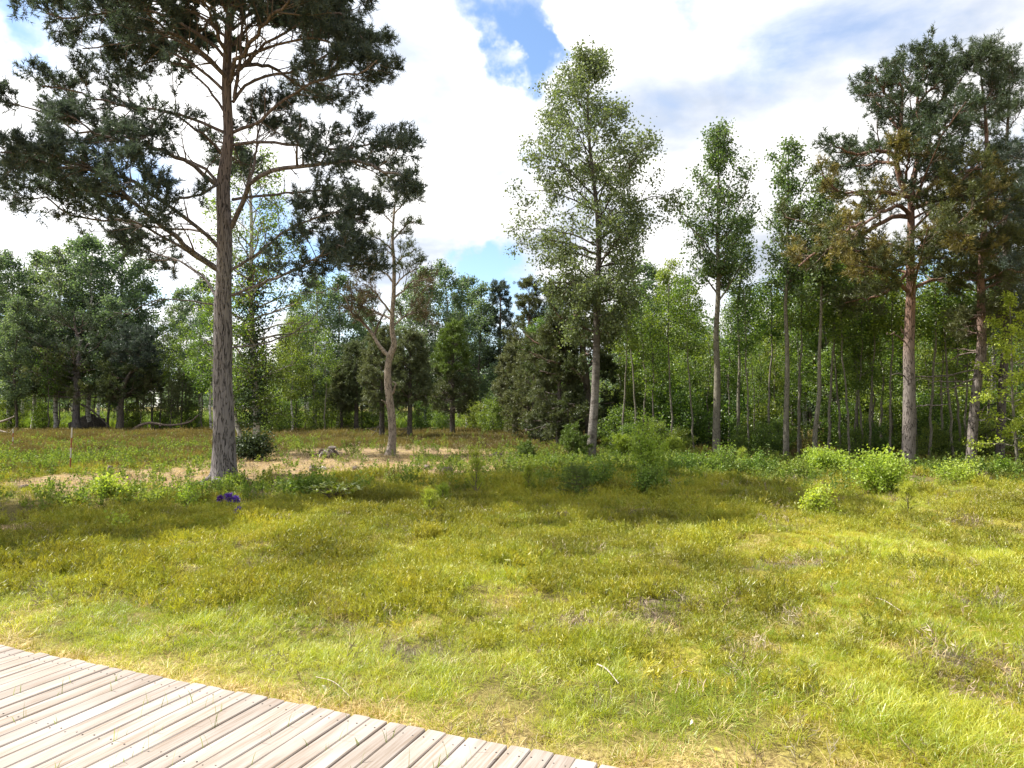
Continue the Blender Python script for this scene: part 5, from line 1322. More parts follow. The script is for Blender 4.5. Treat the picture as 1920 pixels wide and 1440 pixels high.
low_k = [leafy_obj('low_plant', M['low_leaf'], rs, stems=st, h=hh, spread=sp) for st, hh, sp in ((6, 0.22, 0.09), (5, 0.32, 0.07), (8, 0.18, 0.12))]

def candidates(rng, rho0, dmin, dmax, d0, p):
    """points in the view cone with density rho0 falling as (d0/d)^p"""
    d = np.linspace(dmin, dmax, 400)
    wdt = 2 * (0.76 * d + 1.2)
    rho = rho0 * np.minimum(1, (d0 / d) ** p)
    cum = np.concatenate([[0], np.cumsum((wdt * rho)[:-1] * np.diff(d))])
    n = int(cum[-1])
    y = np.interp(rng.random(n) * cum[-1], cum, d)
    x = (rng.random(n) * 2 - 1) * (0.76 * y + 1.2)
    k = edge_dist(x, y) > 0.0
    return x[k], y[k]

def emit(name, protos, x, y, rng, scale, label, tint, grow=0.0, tilt=0.18, d0=6.0, sink=0.0, smul=1.0):
    n = len(x)
    z = height(x, y) - sink
    rot = np.stack([rng.normal(size=n) * tilt, rng.normal(size=n) * tilt, rng.random(n) * 6.283], 1)
    s = scale * (0.7 + 0.6 * rng.random(n)) * (1 + grow * np.maximum(y - d0, 0)) * smul
    scatter(name, np.stack([x, y, z], 1), rot, s, rng.integers(0, len(protos), n), np.clip(tint, 0, 1), protos, label)
    return n

def near_thing(x, y):
    """keep cover off the foot of the big trunks"""
    k = np.ones(len(x), bool)
    for px, py, r in ((420, 905, 0.27), (1108, 864, 0.17), (733, 853, 0.15), (1702, 884, 0.18)):
        g = ground_at(px, py); k &= np.hypot(x - g[0], y - g[1]) > r
    return k

def ground_cover():
    rng = np.random.default_rng(500)
    tot = 0
    # heather
    x, y = candidates(rng, 190, 2.8, 46, 6.5, 1.0)
    st, li, mo, so = zones(x, y)
    hn = fbm(x / 2.2, y / 2.2, 140, 3)
    band = np.clip((edge_dist(x, y) - 1.0) / 1.6, 0, 1) * (1 - 0.55 * np.clip((x - 0.12 * y) / 1.8, 0, 1) * np.clip((11 - y) / 2, 0, 1))
    cl = vnoise(x / 0.42, y / 0.42, 145)
    p = np.clip(band * (0.30 + 2.4 * (hn - 0.38)) * (0.25 + 1.5 * cl), 0, 1) * (1 - st) * (1 - 0.97 * li) ** 2 * (1 - 0.6 * mo) * (1 - 0.8 * so)
    k = (rng.random(len(x)) < p) & near_thing(x, y)
    tn = fbm(x / 1.1, y / 1.1, 150, 2)
    tt = 1.5 * (tn - 0.5) + 0.42 + 0.2 * rng.random(len(x))
    sm = 0.55 + 0.9 * vnoise(x / 0.55, y / 0.55, 147)
    far = y + 2.5 * (fbm(x / 3, y / 3, 149, 2) - 0.5) + 1.5 * rng.normal(size=len(x)) > 20.5
    for kk, nm, pr, lb in ((k & ~far, 'heather', heath_k, 'short olive heather covering the near heath'), (k & far, 'brown_heather', brown_k, 'brownish old heather behind the clearing')):
        tot += emit(nm, pr, x[kk], y[kk], rng, 0.9, lb, tt[kk], grow=0.02, smul=sm[kk])
    # green grass
    x, y = candidates(rng, 460, 2.8, 44, 5.0, 1.3)
    st, li, mo, so = zones(x, y)
    gn = fbm(x / 1.5, y / 1.5, 160, 3)
    right = np.clip((x - 0.05 * y) / 2.5, 0, 1)
    p = np.clip(0.25 + 2.4 * (gn - 0.42) + 0.30 * right + 0.35 * np.exp(-((edge_dist(x, y) - 1.3) / 0.9) ** 2), 0.04, 0.95) * (1 - 0.85 * st) * (1 - 0.99 * li) ** 2 * (1 - 0.55 * so)
    p = p * np.clip(1 - (y - 13.5) / 5, 0.12, 1)
    k = (rng.random(len(x)) < p) & near_thing(x, y)
    tn = fbm(x / 0.8 + 9, y / 0.8, 170, 2)
    tot += emit('grass', grass_k, x[k], y[k], rng, 0.82, 'bright green meadow grass', 1.5 * (tn[k] - 0.5) + 0.4 + 0.25 * rng.random(k.sum()), grow=0.022, smul=0.6 + 0.85 * vnoise(x[k] / 0.5, y[k] / 0.5, 167))
    # straw
    x, y = candidates(rng, 240, 2.8, 26, 5.0, 1.2)
    st, li, mo, so = zones(x, y)
    p = np.clip(0.75 * st + 0.10 + 0.25 * (vnoise(x / 0.6, y / 0.6, 180) > 0.72) + 0.28 * li, 0, 1) * (1 - 0.3 * so)
    k = (rng.random(len(x)) < p) & near_thing(x, y)
    tot += emit('dry_grass', straw_k, x[k], y[k], rng, 0.85, 'pale dry straw and dead grass', rng.random(k.sum()), grow=0.03)
    # moss
    x, y = candidates(rng, 260, 2.8, 20, 4.5, 1.3)
    st, li, mo, so = zones(x, y)
    p = np.clip(mo * 0.9 + 0.45 * st * (vnoise(x / 0.4, y / 0.4, 185) > 0.45), 0, 1)
    k = (rng.random(len(x)) < p) & near_thing(x, y)
    tot += emit('moss', moss_k, x[k], y[k], rng, 1.0, 'yellow-green moss cushions', rng.random(k.sum()), grow=0.05)
    # dead heather twigs in the gaps
    x, y = candidates(rng, 90, 2.8, 30, 5.0, 1.2)
    st, li, mo, so = zones(x, y)
    p = np.clip(0.03 + 0.30 * so + 0.08 * (vnoise(x / 0.7, y / 0.7, 190) > 0.75), 0, 1) * (1 - 0.6 * li) + 0.10 * li
    k = (rng.random(len(x)) < p) & near_thing(x, y)
    tot += emit('dead_heather', twig_k, x[k], y[k], rng, 1.0, 'grey dead heather twigs', rng.random(k.sum()), grow=0.04, tilt=0.4)
    # low leafy plants: the belt before the trees
    x, y = candidates(rng, 26, 9, 40, 20, 0.8)
    belt = 1.1 * bump2(x, y, 110, 866, 3.6, 1.7) + 0.35 * bump2(x, y, 260, 842, 4.0, 3.0) + 0.45 * bump2(x, y, 440, 915, 1.6, 0.5) + 0.4 * bump2(x, y, 640, 915, 1.6, 0.5) + 1.1 * bump2(x, y, 1180, 880, 3.2, 2.6) \
        + 1.0 * bump2(x, y, 1400, 880, 2.6, 2.4) + 0.6 * bump2(x, y, 1620, 885, 3.5, 1.5) + 0.5 * bump2(x, y, 1850, 890, 2.0, 0.8) + 0.35 * bump2(x, y, 560, 835, 2.0, 2.0) + 0.5 * bump2(x, y, 1050, 850, 1.5, 2.0) + 0.4 * bump2(x, y, 250, 935, 2.0, 0.9) + 0.05 * (y > 14)
    p = np.clip(belt * (0.3 + 1.5 * vnoise(x / 0.9, y / 0.9, 195)), 0, 1)
    k = (rng.random(len(x)) < p) & near_thing(x, y)
    tot += emit('undergrowth', low_k, x[k], y[k], rng, 1.25, 'pale green leafy undergrowth before the trees', 0.2 + 0.8 * rng.random(k.sum()), grow=0.0)
    # beyond the wood: sunlit meadow
    n = 9000
    y = 56 + 90 * rng.random(n) ** 1.5; x = (rng.random(n) * 2 - 1) * 0.8 * y
    tot += emit('far_grass', [tuft_obj('far_grass_tuft', M['far_grass'], rng, n=50, h=0.8, spread=0.6, w=0.04, bend=0.6, seg=2)], x, y, rng, 1.0, 'sunlit tall grass of the clearing beyond the wood', rng.random(n))
    print('scattered', tot)
ground_cover()

# grass growing through the boardwalk gaps
def gap_grass():
    rng = np.random.default_rng(601)
    g = Geo()
    spots = [(70, 1254), (50, 1253), (105, 1360), (142, 1278), (195, 1293), (222, 1277), (283, 1373), (285, 1323), (312, 1320), (328, 1309), (356, 1322), (362, 1320), (385, 1330), (395, 1324), (421, 1336), (226, 1388), (289, 1407), (369, 1365), (388, 1360), (420, 1361),
             (372, 1392), (474, 1387), (233, 1417), (208, 1440), (120, 1437), (492, 1374), (500, 1371), (566, 1392), (592, 1409), (607, 1400), (630, 1382), (655, 1400), (660, 1392), (680, 1424), (710, 1390), (717, 1388), (790, 1440), (802, 1434), (810, 1430), (818, 1424), (828, 1416), (880, 1410), (890, 1440),
             (755, 1361), (530, 1357), (560, 1340), (635, 1345), (20, 1300), (30, 1345), (335, 1440), (440, 1438), (640, 1440), (100, 1300), (250, 1340)]
    for px, py in spots:
        r = ray(px, py); t = (DECK_Z - CAMH) / r[2]
        p = np.array([0, 0, CAMH]) + r * t
        loc = np.array([(p[0] - E0[0]) * EU[0] + (p[1] - E0[1]) * EU[1], (p[0] - E0[0]) * EN[0] + (p[1] - E0[1]) * EN[1]])
        k = round((loc[0] + 3.3 - 0.0568) / 0.1136); loc[0] = -3.3 + 0.0568 + k * 0.1136
        w = E0 + EU * loc[0] + EN * loc[1]
        for _ in range(rng.integers(1, 4)):
            q = w + EN * rng.normal() * 0.02
            V, F4, F3 = blade_tuft(rng, 1, 0.115, 0.002, 0.0032, 0.35, seg=3)
            V = V + np.array([q[0], q[1], DECK_Z - 0.02])
            n0 = g.n; g.add(V, F4, 0, False, rng.random()); g.f.append((F3 + n0, 0, False))
    o = g.obj('gap_grass', M['shrub_leaf']); o['kind'] = 'stuff'; o['label'] = 'thin grass blades growing up between the planks'
gap_grass()

# ------------------------------------------------------------------ saplings and shrubs
shrub_at(1548, 893, 88, 58, 'fresh_leaf', 'bright green birch sapling left of the larger bright sapling, under the leaning trunks', 'birch_sapling', 'sapling', n=80, leaf=0.05, nl=12, stems=8)
shrub_at(1652, 926, 100, 86, 'fresh_leaf', 'large bright green birch sapling in front of the orange-trunked pine', 'birch_sapling', 'sapling', n=80, leaf=0.05, nl=11, stems=7)
shrub_at(1535, 965, 42, 58, 'fresh_leaf', 'small upright green sapling on the open heath before the bright saplings', 'birch_sapling', 'sapling', n=30, leaf=0.042, nl=8, stems=4)
shrub_at(1800, 912, 80, 42, 'fresh_leaf', 'low bright leafy shrub right of the orange-trunked pine', n=40, leaf=0.045, nl=8, stems=7)
shrub_at(1885, 897, 30, 34, 'fresh_leaf', 'small yellow-green sapling at the right end of the heath edge', 'birch_sapling', 'sapling', n=24, leaf=0.045, nl=8, stems=4)
shrub_at(1212, 905, 64, 104, 'fresh_leaf', 'round-headed young rowan between the big birch and tall aspen', 'rowan_sapling', 'sapling', n=70, leaf=0.05, nl=11, stems=6)
shrub_at(1170, 862, 62, 48, 'fresh_needle', 'left of the two fresh green pine bushes behind the young rowan', 'pine_bush', 'bush', n=60, leaf=0.075, needle=True, stems=9)
shrub_at(1262, 862, 50, 42, 'fresh_needle', 'right of the two fresh green pine bushes behind the young rowan', 'pine_bush', 'bush', n=50, leaf=0.075, needle=True, stems=8)
shrub_at(1078, 866, 66, 62, 'spruce_needle', 'dark young pine bush at the left foot of the big birch', 'pine_bush', 'bush', n=60, leaf=0.075, needle=True, stems=9)
shrub_at(984, 862, 30, 36, 'spruce_needle', 'little dark pine bush alone in the clearing left of the birch', 'pine_bush', 'bush', n=30, leaf=0.07, needle=True, stems=6)
shrub_at(1118, 925, 52, 52, 'shrub_leaf', 'leafy green seedling close beside the little spruce', 'birch_sapling', 'sapling', n=36, leaf=0.045, nl=9, stems=5)
shrub_at(1215, 932, 70, 46, 'shrub_leaf', 'dark green leafy shrub at the edge of the shade below the young rowan', n=40, leaf=0.045, nl=9, stems=6)
shrub_at(1350, 895, 90, 56, 'shrub_leaf', 'green bramble shrub at the foot of the tall aspen', n=60, leaf=0.05, nl=8, stems=8)
shrub_at(1290, 893, 80, 46, 'shrub_leaf', 'pale green bramble shrub left of the tall aspen', n=50, leaf=0.045, nl=8, stems=8)
shrub_at(1425, 893, 70, 40, 'shrub_leaf', 'low bramble shrub between the two tall aspens', n=50, leaf=0.05, nl=8, stems=8)
shrub_at(1490, 905, 60, 40, 'shrub_leaf', 'low shrub between the airy aspen and the left bright sapling', n=40, leaf=0.05, nl=8, stems=7)
shrub_at(205, 930, 60, 30, 'fresh_leaf', 'low yellow-green fern clump on the shaded heath left of the big pine', 'fern', 'fern', n=36, leaf=0.05, nl=8, stems=7)
shrub_at(350, 945, 34, 40, 'fresh_leaf', 'small bright seedling left of the purple flowers', 'birch_sapling', 'sapling', n=22, leaf=0.04, nl=7, stems=4)
shrub_at(440, 912, 40, 26, 'shrub_leaf', 'small leafy plant at the right foot of the big pine', n=24, leaf=0.05, nl=8, stems=5)
shrub_at(575, 930, 84, 36, 'shrub_leaf', 'low grey-green shrub left of the broad-leaved plant', n=44, leaf=0.06, nl=8, stems=8)
shrub_at(228, 992, 34, 18, 'fresh_leaf', 'tiny lime-green plant on the brown bare strip', n=14, leaf=0.04, nl=6, stems=4)

def tall_sapling():
    rng = np.random.default_rng(620)
    base = grounded(1908, 890); d = base[1]
    tr = [(1909, 892, 6), (1904, 820, 5), (1898, 740, 4.2), (1896, 640, 3), (1893, 560, 1)]
    P, R, V, F = trunk_from_px(tr, d, base, 30, 8, 0.04, 3)
    env = env_px([(560, 1885, 1905), (600, 1865, 1935), (660, 1840, 1955), (720, 1815, 1965), (770, 1805, 1960), (815, 1800, 1950), (845, 1830, 1940)], base, d, tr)
    return broadleaf('oak_sapling', 'tall bright green sapling with layered leaves at the right edge', 'sapling', base, P, R, V, F, env, M['aspen_bark'], [M['fresh_leaf']], rng,
                     n1=26, n2=7, n3=4, nl=7, size=0.06, sigma=0.05, elev=(5, 45), curve=-0.02, droop=0.05, up2=0.05, up3=0.0, zmin=0.5, L2=(0.25, 0.55), L3=(0.1, 0.25))
tall_sapling()

def conifer_seedling(px, py, hpx, wpx, mat, label, seed, whorls=8, name='pine_seedling', up=0.5, nl=0.05):
    rng = np.random.default_rng(seed); b = grounded(px, py); s = b[1] / FPX; h, w = hpx * s, wpx * s / 2
    root = empty(name, b, label, 'seedling')
    K = 10; z = np.linspace(-0.03, h, K)
    P = np.column_stack([rng.normal(size=(K, 2)) * 0.004, z]); R = np.linspace(0.014, 0.003, K)
    g = Geo(); V, F = tubes(P, R, 6); g.add(V, F, 0, True); g.obj('stem', M['twig'], root)
    nb = 6 if whorls > 6 else 4
    zs = np.repeat(np.linspace(0.08, 0.9, whorls) * h, nb); n = len(zs)
    az = np.tile(np.arange(nb) * 6.283 / nb, whorls) + np.repeat(rng.random(whorls) * 6, nb) + rng.normal(size=n) * 0.2
    ln = w * (1.08 - 0.9 * zs / h) * (0.8 + 0.4 * rng.random(n)) + 0.05
    LP, LR = proc_limbs(P, R * 2, zs, az, ln, np.full(n, math.radians(up * 60)), 5, rng, curve=0.1, wob=0.02)
    LR = np.minimum(LR, 0.005)
    P2, R2 = spawn(LP, LR, 4, 0.3, 1, (0.05, 0.14), 40, 0.1, 3, rng, rmin=0.002)
    w_ = Geo(); V, F = tubes(LP, LR, 3); w_.add(V, F); w_.obj('twigs', M['twig'], root, 'stuff')
    c = Geo()
    for PP, ns in ((LP, 5), (P2, 3 if whorls > 6 else 2), (P[None], 12)):
        V, F, t = shoots(PP, ns, 0.25, 1, rng, L=(0.05, 0.1), m=16 if whorls > 6 else 9, nl=nl, nw=0.006, up=0.3); c.add(V, F, 0, False, t)
    c.obj('foliage', M[mat], root, 'stuff')
conifer_seedling(1082, 935, 62, 66, 'spruce_needle', 'little dark green spruce at the shade edge below the big birch', 631, name='spruce_seedling', up=0.1, nl=0.035)
conifer_seedling(893, 930, 78, 34, 'fresh_needle', 'taller slim pine seedling in the middle of the clearing edge', 632, whorls=5, up=0.9, nl=0.06)
conifer_seedling(992, 925, 44, 22, 'fresh_needle', 'short pine seedling between the slim seedling and the little spruce', 633, whorls=4, up=0.9, nl=0.06)
conifer_seedling(1703, 965, 50, 26, 'fresh_needle', 'small pine seedling on the heath below the large bright sapling', 634, whorls=4, up=0.7, nl=0.06)
conifer_seedling(805, 965, 36, 20, 'fresh_needle', 'tiny pine seedling on the shaded heath right of the broad-leaved plant', 635, whorls=4, up=0.9, nl=0.05)
conifer_seedling(1392, 890, 42, 20, 'fresh_needle', 'thin pine seedling by the thin pale aspen', 636, whorls=4, up=0.9, nl=0.06)
conifer_seedling(830, 948, 34, 20, 'fresh_needle', 'little pine seedling left of the slim seedling in the clearing edge', 637, whorls=4, up=0.9, nl=0.05)

def strap_leaf(rng, n, L, w, base, spread, up):
    """rosette of long leaves"""
    a = rng.random(n) * 6.283
    out = np.stack([np.cos(a), np.sin(a), np.zeros(n)], 1); side = np.stack([-np.sin(a), np.cos(a), np.zeros(n)], 1)
    s = np.linspace(0, 1, 5); ln = L * (0.6 + 0.6 * rng.random(n)); u = up * (0.6 + 0.7 * rng.random(n))
    p = base + out[:, None] * (ln[:, None] * s * np.cos(u)[:, None])[..., None] + np.array([0, 0, 1]) * (ln[:, None] * (s * np.sin(u)[:, None] - 0.35 * s ** 2))[..., None]
    ww = w * np.array([0.3, 0.85, 1.0, 0.7, 0.08])[None, :, None] / 2
    V = np.stack([p - side[:, None] * ww, p + side[:, None] * ww], 2).reshape(-1, 3)
    o = np.arange(n)[:, None] * 10 + 2 * np.arange(4)[None]
    return V, np.stack([o, o + 1, o + 3, o + 2], -1).reshape(-1, 4)

def broad_plant():
    rng = np.random.default_rng(641)
    b = grounded(628, 944)
    root = empty('rhododendron', b, 'broad-leaved yellow-green rhododendron plant on the heath right of the big pine', 'plant')
    st, lf = Geo(), Geo()
    for k in range(26):
        a = k * 2.4; r = 0.50 * math.sqrt((k + 0.5) / 26)
        tip = np.array([math.cos(a) * r * 0.95, math.sin(a) * r * 0.7, 0.14 + 0.20 * rng.random() * (1 - r)])
        P = smooth_path([(0, 0, -0.03), tip * np.array([0.45, 0.45, 0.7]), tip], 6)
        V, F = tubes(P, np.linspace(0.008, 0.004, 6), 4); st.add(V, F, 0, True)
        V, F = strap_leaf(rng, 9, 0.16, 0.042, tip, 0.1, 0.75); lf.add(V, F, 0, False, rng.random())
    st.obj('stems', M['twig'], root, 'stuff'); lf.obj('leaves', M['long_leaf'], root, 'stuff')
broad_plant()

def flower_clump(spots, label, seed):
    rng = np.random.default_rng(seed)
    b = grounded(*spots[0][3])
    root = empty('purple_flower', b, label, 'flower')
    sg, lf = Geo(), Geo()
    for px, py, dia, _ in spots:
        c = at(px, py, b[1]) - b; r = dia * b[1] / FPX / 2
        P = smooth_path([(c[0] * 0.3, 0, -0.03), c * np.array([0.6, 0.6, 0.5]), c], 6); V, F = tubes(P, np.full(6, 0.004), 4); sg.add(V, F, 0, True)
        n = 130
        dr = norm(rng.normal(size=(n, 3)) + np.array([0, 0, 0.35]))
        C = c + dr * r * (0.10 + 0.35 * rng.random((n, 1)))
        V, F = leaves_at(C, rng, r * 0.95, aspect=0.30, droop=0, axis=dr * 3.0)
        g = Geo(); g.add(V, F, 0, False, np.repeat(rng.random(n), 4)); g.obj('flower_head', M['petal'], root, 'stuff')
    V, F = strap_leaf(rng, 16, 0.2, 0.016, np.array([0, 0, 0.0]), 0.1, 1.1); lf.add(V, F, 0, False, 0.5)
    sg.obj('stems', M['shrub_leaf'], root, 'stuff'); lf.obj('leaves', M['long_leaf'], root, 'stuff')
flower_clump([(429, 933, 16, (430, 950)), (413, 935, 12, None), (443, 936, 13, None)], 'cluster of three purple flower heads before the big pine', 651)
flower_clump([(447, 958, 14, (447, 972))], 'single purple flower head just below the cluster of three', 652)

def yellow_flower():
    rng = np.random.default_rng(655)
    b = grounded(1343, 1438)
    root = empty('yellow_flower', b, 'single tiny yellow flower in the dry grass at the bottom edge', 'flower')
    g = Geo(); V, F = tubes(np.array([[0, 0, -0.01], [0.002, 0, 0.03], [0.004, 0, 0.055]]), np.full(3, 0.0015), 4); g.add(V, F); g.obj('stem', M['shrub_leaf'], root)
    a = np.arange(8) * 0.785
    dr = np.stack([np.cos(a), np.sin(a), np.full(8, 0.3)], 1)
    V, F = leaves_at(np.array([0.004, 0, 0.055]) + dr * 0.002, rng, 0.016, aspect=0.6, droop=0, axis=dr * 6, sd=0.05)
    g = Geo(); g.add(V, F); g.obj('petals', M['yellow_petal'], root, 'stuff')
yellow_flower()

# ------------------------------------------------------------------ poles, stump, dead wood
def pole(px, py0, py1, label, tilt=0.0, w=4.0):
    b = grounded(px, py0); s = b[1] / FPX; h = (py0 - py1) * s; n = 5; r = w * s / 2
    root = empty('ranging_pole', b, label, 'marker pole'); root.rotation_euler = (0, tilt, 0)
    zz = np.linspace(-0.1, h, n + 1)
    for k in range(n):
        g = Geo()
        P = np.array([[0, 0, zz[k]], [0, 0, (zz[k] + zz[k + 1]) / 2], [0, 0, zz[k + 1]]]); V, F = tubes(P, np.full(3, r), 10); g.add(V, F, 0, True)
        g.add(np.vstack([V[-10:]]), np.arange(10)[None, :])
        g.obj('pole_section', M['white_paint' if k in (0, 2, 4) else 'rust_paint'], root)
pole(131, 886, 800, 'thin red and white ranging pole standing in the heath left of the big pine', 0.03, 2.6)
pole(24, 838, 803, 'short thin ranging pole at the far left edge', 0.0, 2.0)

def stump():
    rng = np.random.default_rng(661)
    b = grounded(616, 859); s = b[1] / FPX
    root = empty('tree_stump', b, 'grey gnarled uprooted stump lying in the clearing', 'stump')
    def chunk(name, c, r, seed, mat):
        n, m = 12, 9
        th, ph = np.meshgrid(np.arange(n) / n * 6.283, np.linspace(0.05, math.pi - 0.05, m))
        d = np.stack([np.cos(th) * np.sin(ph), np.sin(th) * np.sin(ph), np.cos(ph)], -1)
        k = 0.75 + 0.7 * fbm(d[..., 0] * 2 + seed + d[..., 2] * 1.5, d[..., 1] * 2 + d[..., 2], seed, 3)[..., None]
        V = (np.array(c) + d * k * np.array(r)).reshape(-1, 3)
        i = np.arange(m - 1)[:, None] * n + np.arange(n)[None]; j = np.arange(m - 1)[:, None] * n + (np.arange(n)[None] + 1) % n
        g = Geo(); g.add(V, np.stack([i, i + n, j + n, j], -1).reshape(-1, 4), 0, True); g.obj(name, M[mat], root)
    chunk('stump_body', (0.02, 0, 0.14), (0.22, 0.18, 0.15), 3, 'pale_wood')
    chunk('stump_top', (0.12, 0.02, 0.32), (0.13, 0.10, 0.05), 8, 'pale_wood')
    for k in range(8):
        a = k * 0.8 + rng.normal() * 0.3; L_ = 0.3 + 0.25 * rng.random()
        P = smooth_path([(0.1 * math.cos(a), 0.1 * math.sin(a), 0.15), (0.25 * math.cos(a), 0.25 * math.sin(a), 0.16 + 0.1 * rng.random()), (L_ * math.cos(a + .2), L_ * math.sin(a + .2), 0.0)], 8) + rng.normal(size=(8, 3)) * 0.012
        g = Geo(); V, F = tubes(P, np.linspace(0.055, 0.015, 8), 7); g.add(V, F, 0, True); g.obj('root', M['pale_wood' if k % 2 else 'stump_wood'], root)
stump()

def clod(px, py, wpx, hpx, label, seed, mat='stump_wood', name='wood_chunk', cat='dead wood'):
    b = grounded(px, py); s = b[1] / FPX; n, m = 12, 8
    th, ph = np.meshgrid(np.arange(n) / n * 6.283, np.linspace(0.05, math.pi - 0.05, m))
    d = np.stack([np.cos(th) * np.sin(ph), np.sin(th) * np.sin(ph), np.cos(ph)], -1)
    k = 0.55 + 1.0 * fbm(d[..., 0] * 2.2 + seed + d[..., 2], d[..., 1] * 2.2 + d[..., 2] * 1.7, seed, 3)[..., None]
    V = (np.array([0, 0, hpx * s * 0.35]) + d * k * np.array([wpx * s / 2, wpx * s / 2.5, hpx * s * 0.6])).reshape(-1, 3)
    i = np.arange(m - 1)[:, None] * n + np.arange(n)[None]; j = np.arange(m - 1)[:, None] * n + (np.arange(n)[None] + 1) % n
    g = Geo(); g.add(V, np.stack([i, i + n, j + n, j], -1).reshape(-1, 4), 0, True); o = g.obj(name, M[mat]); o.location = tuple(b); tag(o, label, cat)
clod(587, 886, 14, 12, 'dark wood chunk below the gnarled stump', 1)
clod(606, 884, 18, 9, 'flat weathered wood chunk right of the dark chunk below the stump', 2, 'pale_wood')
clod(838, 886, 20, 14, 'dark broken stump in the clearing right of the crooked pine', 3)
clod(800, 882, 16, 8, 'low brown wood chunk left of the dark broken stump', 4)
clod(666, 882, 16, 7, 'brown wood lump in the shade between stump and crooked pine', 5)
clod(645, 830, 16, 6, 'pale wood lump on the litter behind the gnarled stump', 6, 'pale_wood')
clod(207, 888, 12, 16, 'small dark upright stump on the heath right of the tall ranging pole', 7)
clod(196, 903, 12, 9, 'dark clod in the litter below the small upright stump', 8)
clod(308, 901, 10, 9, 'dark clod beside the litter left of the big pine', 9)
clod(45, 916, 18, 9, 'flat dark clod at the left end of the heath', 10)
clod(930, 855, 24, 8, 'brown hummock at the back of the clearing', 11)
clod(1188, 867, 14, 7, 'brown stone-like clod below the fresh pine bushes', 12, 'pale_wood')
clod(168, 806, 60, 30, 'dark root plate behind the dome-crowned pine', 13, 'dark_bark', 'root_plate')

def log(pts, d, w, label, mat='old_bark', name='fallen_branch', twigs=5, seed=1, dt=0.0):
    rng = np.random.default_rng(seed)
    base = at(pts[0][0], pts[0][1], d)
    P = px_path(pts, d, dt, 24, base, 0.0, rng); R = np.linspace(1, 0.5, 24) * w * d / FPX / 2
    root = empty(name, base, label, 'dead wood'); g = Geo(); V, F = tubes(P, R, 8); g.add(V, F, 0, True); g.obj('limb', M[mat], root)
    LP, LR = spawn(P[None], R[None], twigs, 0.3, 1.0, (0.25, 0.8), 50, 0.15, 6, rng, rmin=0.008, rk=0.45)
    for p, r in zip(LP, LR):
        g = Geo(); V, F = tubes(p, r, 5); g.add(V, F, 0, True); g.obj('twig', M[mat], root)
log([(232, 812), (246, 808), (262, 798), (282, 793), (310, 797), (335, 796), (358, 790), (372, 778)], 44.5, 6, 'curved grey fallen limb right of the forked pine', 'stump_wood', seed=3)
log([(152, 758), (170, 768), (190, 785), (205, 800), (215, 812)], 46.5, 4, 'straight dead limb slanting down from the dome-crowned pine', 'dark_bark', seed=4)
log([(-6, 793), (10, 788), (27, 781)], 43, 5, 'broken limb slanting in at the left edge', seed=5, twigs=2)
log([(-6, 806), (8, 810), (24, 813)], 40, 4, 'pale stick lying at the left edge by the short pole', 'pale_wood', seed=6, twigs=2)
log([(265, 896), (280, 893), (292, 891)], float(ground_at(275, 896)[1]), 3.5, 'dark stick lying on the litter left of the big pine', 'stump_wood', seed=7, twigs=1)

def stick(px0, py0, px1, py1, label, w=2.0, mat='pale_wood', lift=0.035):
    a, b = grounded(px0, py0), grounded(px1, py1)
    a[2] += lift; b[2] += lift
    mid = (a + b) / 2 + np.array([0, 0.03, 0.015]); P = smooth_path([a, mid, b], 8) - a
    g = Geo(); V, F = tubes(P, np.linspace(1, 0.5, 8) * w * a[1] / FPX / 2, 6); g.add(V, F, 0, True)
    o = g.obj('stick', M[mat]); o.location = tuple(a); tag(o, label, 'stick')
stick(1256, 1138, 1280, 1148, 'short pale forked stick in the grass right of the middle')
stick(1642, 1155, 1690, 1172, 'long pale stick lying in the right-hand grass', 2.2)
stick(1120, 1268, 1160, 1305, 'thick bleached stick in the grass above the boardwalk end', 3.5)
stick(1900, 1082, 1906, 1072, 'small bent stick near the right edge of the meadow')
stick(592, 1290, 655, 1322, 'long thin straw-coloured stalk by the boardwalk edge', 1.4, 'pale_wood', 0.05)

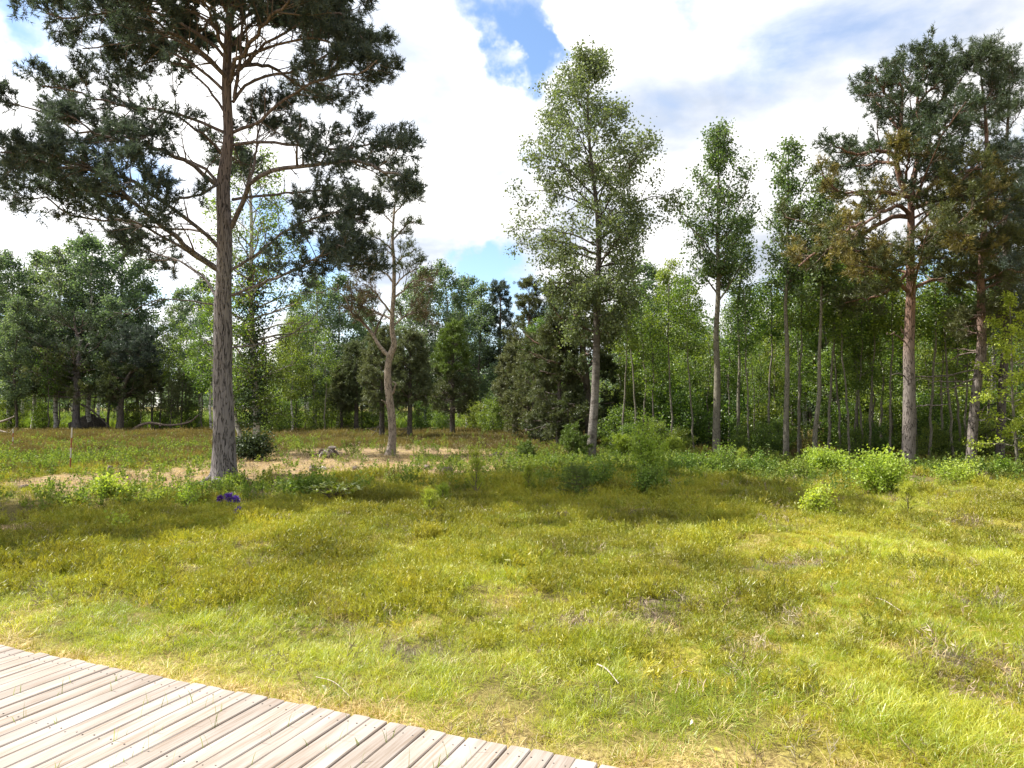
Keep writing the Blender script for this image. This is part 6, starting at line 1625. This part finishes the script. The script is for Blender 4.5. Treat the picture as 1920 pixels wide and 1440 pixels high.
def scrap(px, py, wpx, label, seed):
    rng = np.random.default_rng(seed); b = grounded(px, py); s = b[1] / FPX; n = 9
    a = np.sort(rng.random(n) * 6.283); r = wpx * s / 2 * (0.5 + 0.6 * rng.random(n))
    top = np.stack([np.cos(a) * r, np.sin(a) * r, 0.03 + 0.012 * rng.normal(size=n)], 1)
    V = np.vstack([top, [[0, 0, 0.045]]]); k = np.arange(n)
    g = Geo(); g.add(V, np.stack([k, (k + 1) % n, np.full(n, n)], 1)); g.add(V - np.array([0, 0, 0.003]), np.stack([(k + 1) % n, k, np.full(n, n)], 1))
    o = g.obj('dry_leaf', M['pale_scrap']); o.location = tuple(b); tag(o, label, 'dry leaf')
scrap(609, 1303, 12, 'bleached dry leaf lying in straw at the boardwalk edge', 1)
scrap(717, 1326, 13, 'white dry leaf right of the other bleached leaf by the boardwalk', 2)
scrap(1298, 1383, 9, 'small white dry leaf in the straw beyond the boardwalk end', 3)
scrap(1505, 1222, 6, 'left of two tiny white leaves in the right-hand grass', 4)
scrap(1533, 1219, 6, 'right of two tiny white leaves in the right-hand grass', 5)

# far wood that closes the view beyond the clearing
def far_wood():
    rng = np.random.default_rng(700)
    protos = []
    for k in range(3):
        g = Geo(); H = 11
        P, R, V, F = proto_trunk(H, 0.14, 720 + k, 0.04, 10, 5); g.add(V, F, 1, True)
        n = 1500
        z = 2 + (H - 2) * rng.random(n) ** 0.8; r = 2.6 * np.sqrt(np.clip(1 - ((z - 6) / 5.2) ** 2, 0.03, 1)) * np.sqrt(rng.random(n)); a = rng.random(n) * 6.283
        cl = rng.normal(size=(40, 3)) * np.array([1.6, 1.6, 2.4]) + np.array([0, 0, 6.2])
        C = np.concatenate([np.stack([np.cos(a) * r, np.sin(a) * r, z], 1)[:500], cl[rng.integers(0, 40, 1600)] + rng.normal(size=(1600, 3)) * 0.5])
        V, F = leaves_at(C, rng, 0.34, aspect=0.9); g.add(V, F, 0, False, np.repeat(rng.random(len(C)), 4))
        protos.append(g.obj('far_tree', [M['far_leaf'], M['dark_bark']], link=False))
    n = 420
    y = 105 + 75 * rng.random(n); x = (rng.random(n) * 2 - 1) * 0.95 * y
    y2 = 44 + 40 * rng.random(170); x2 = 0.16 * y2 + rng.random(170) * 0.72 * y2
    x, y = np.concatenate([x, x2]), np.concatenate([y, y2]); n = len(x)
    scatter('far_wood', np.stack([x, y, height(x, y)], 1), np.stack([np.zeros(n), np.zeros(n), rng.random(n) * 6.283], 1), (0.6 + 0.45 * rng.random(n)) * np.where(y < 100, 0.72, 1.0), rng.integers(0, 3, n), rng.random(n), protos,
            'far-off green wood beyond the clearing')
far_wood()
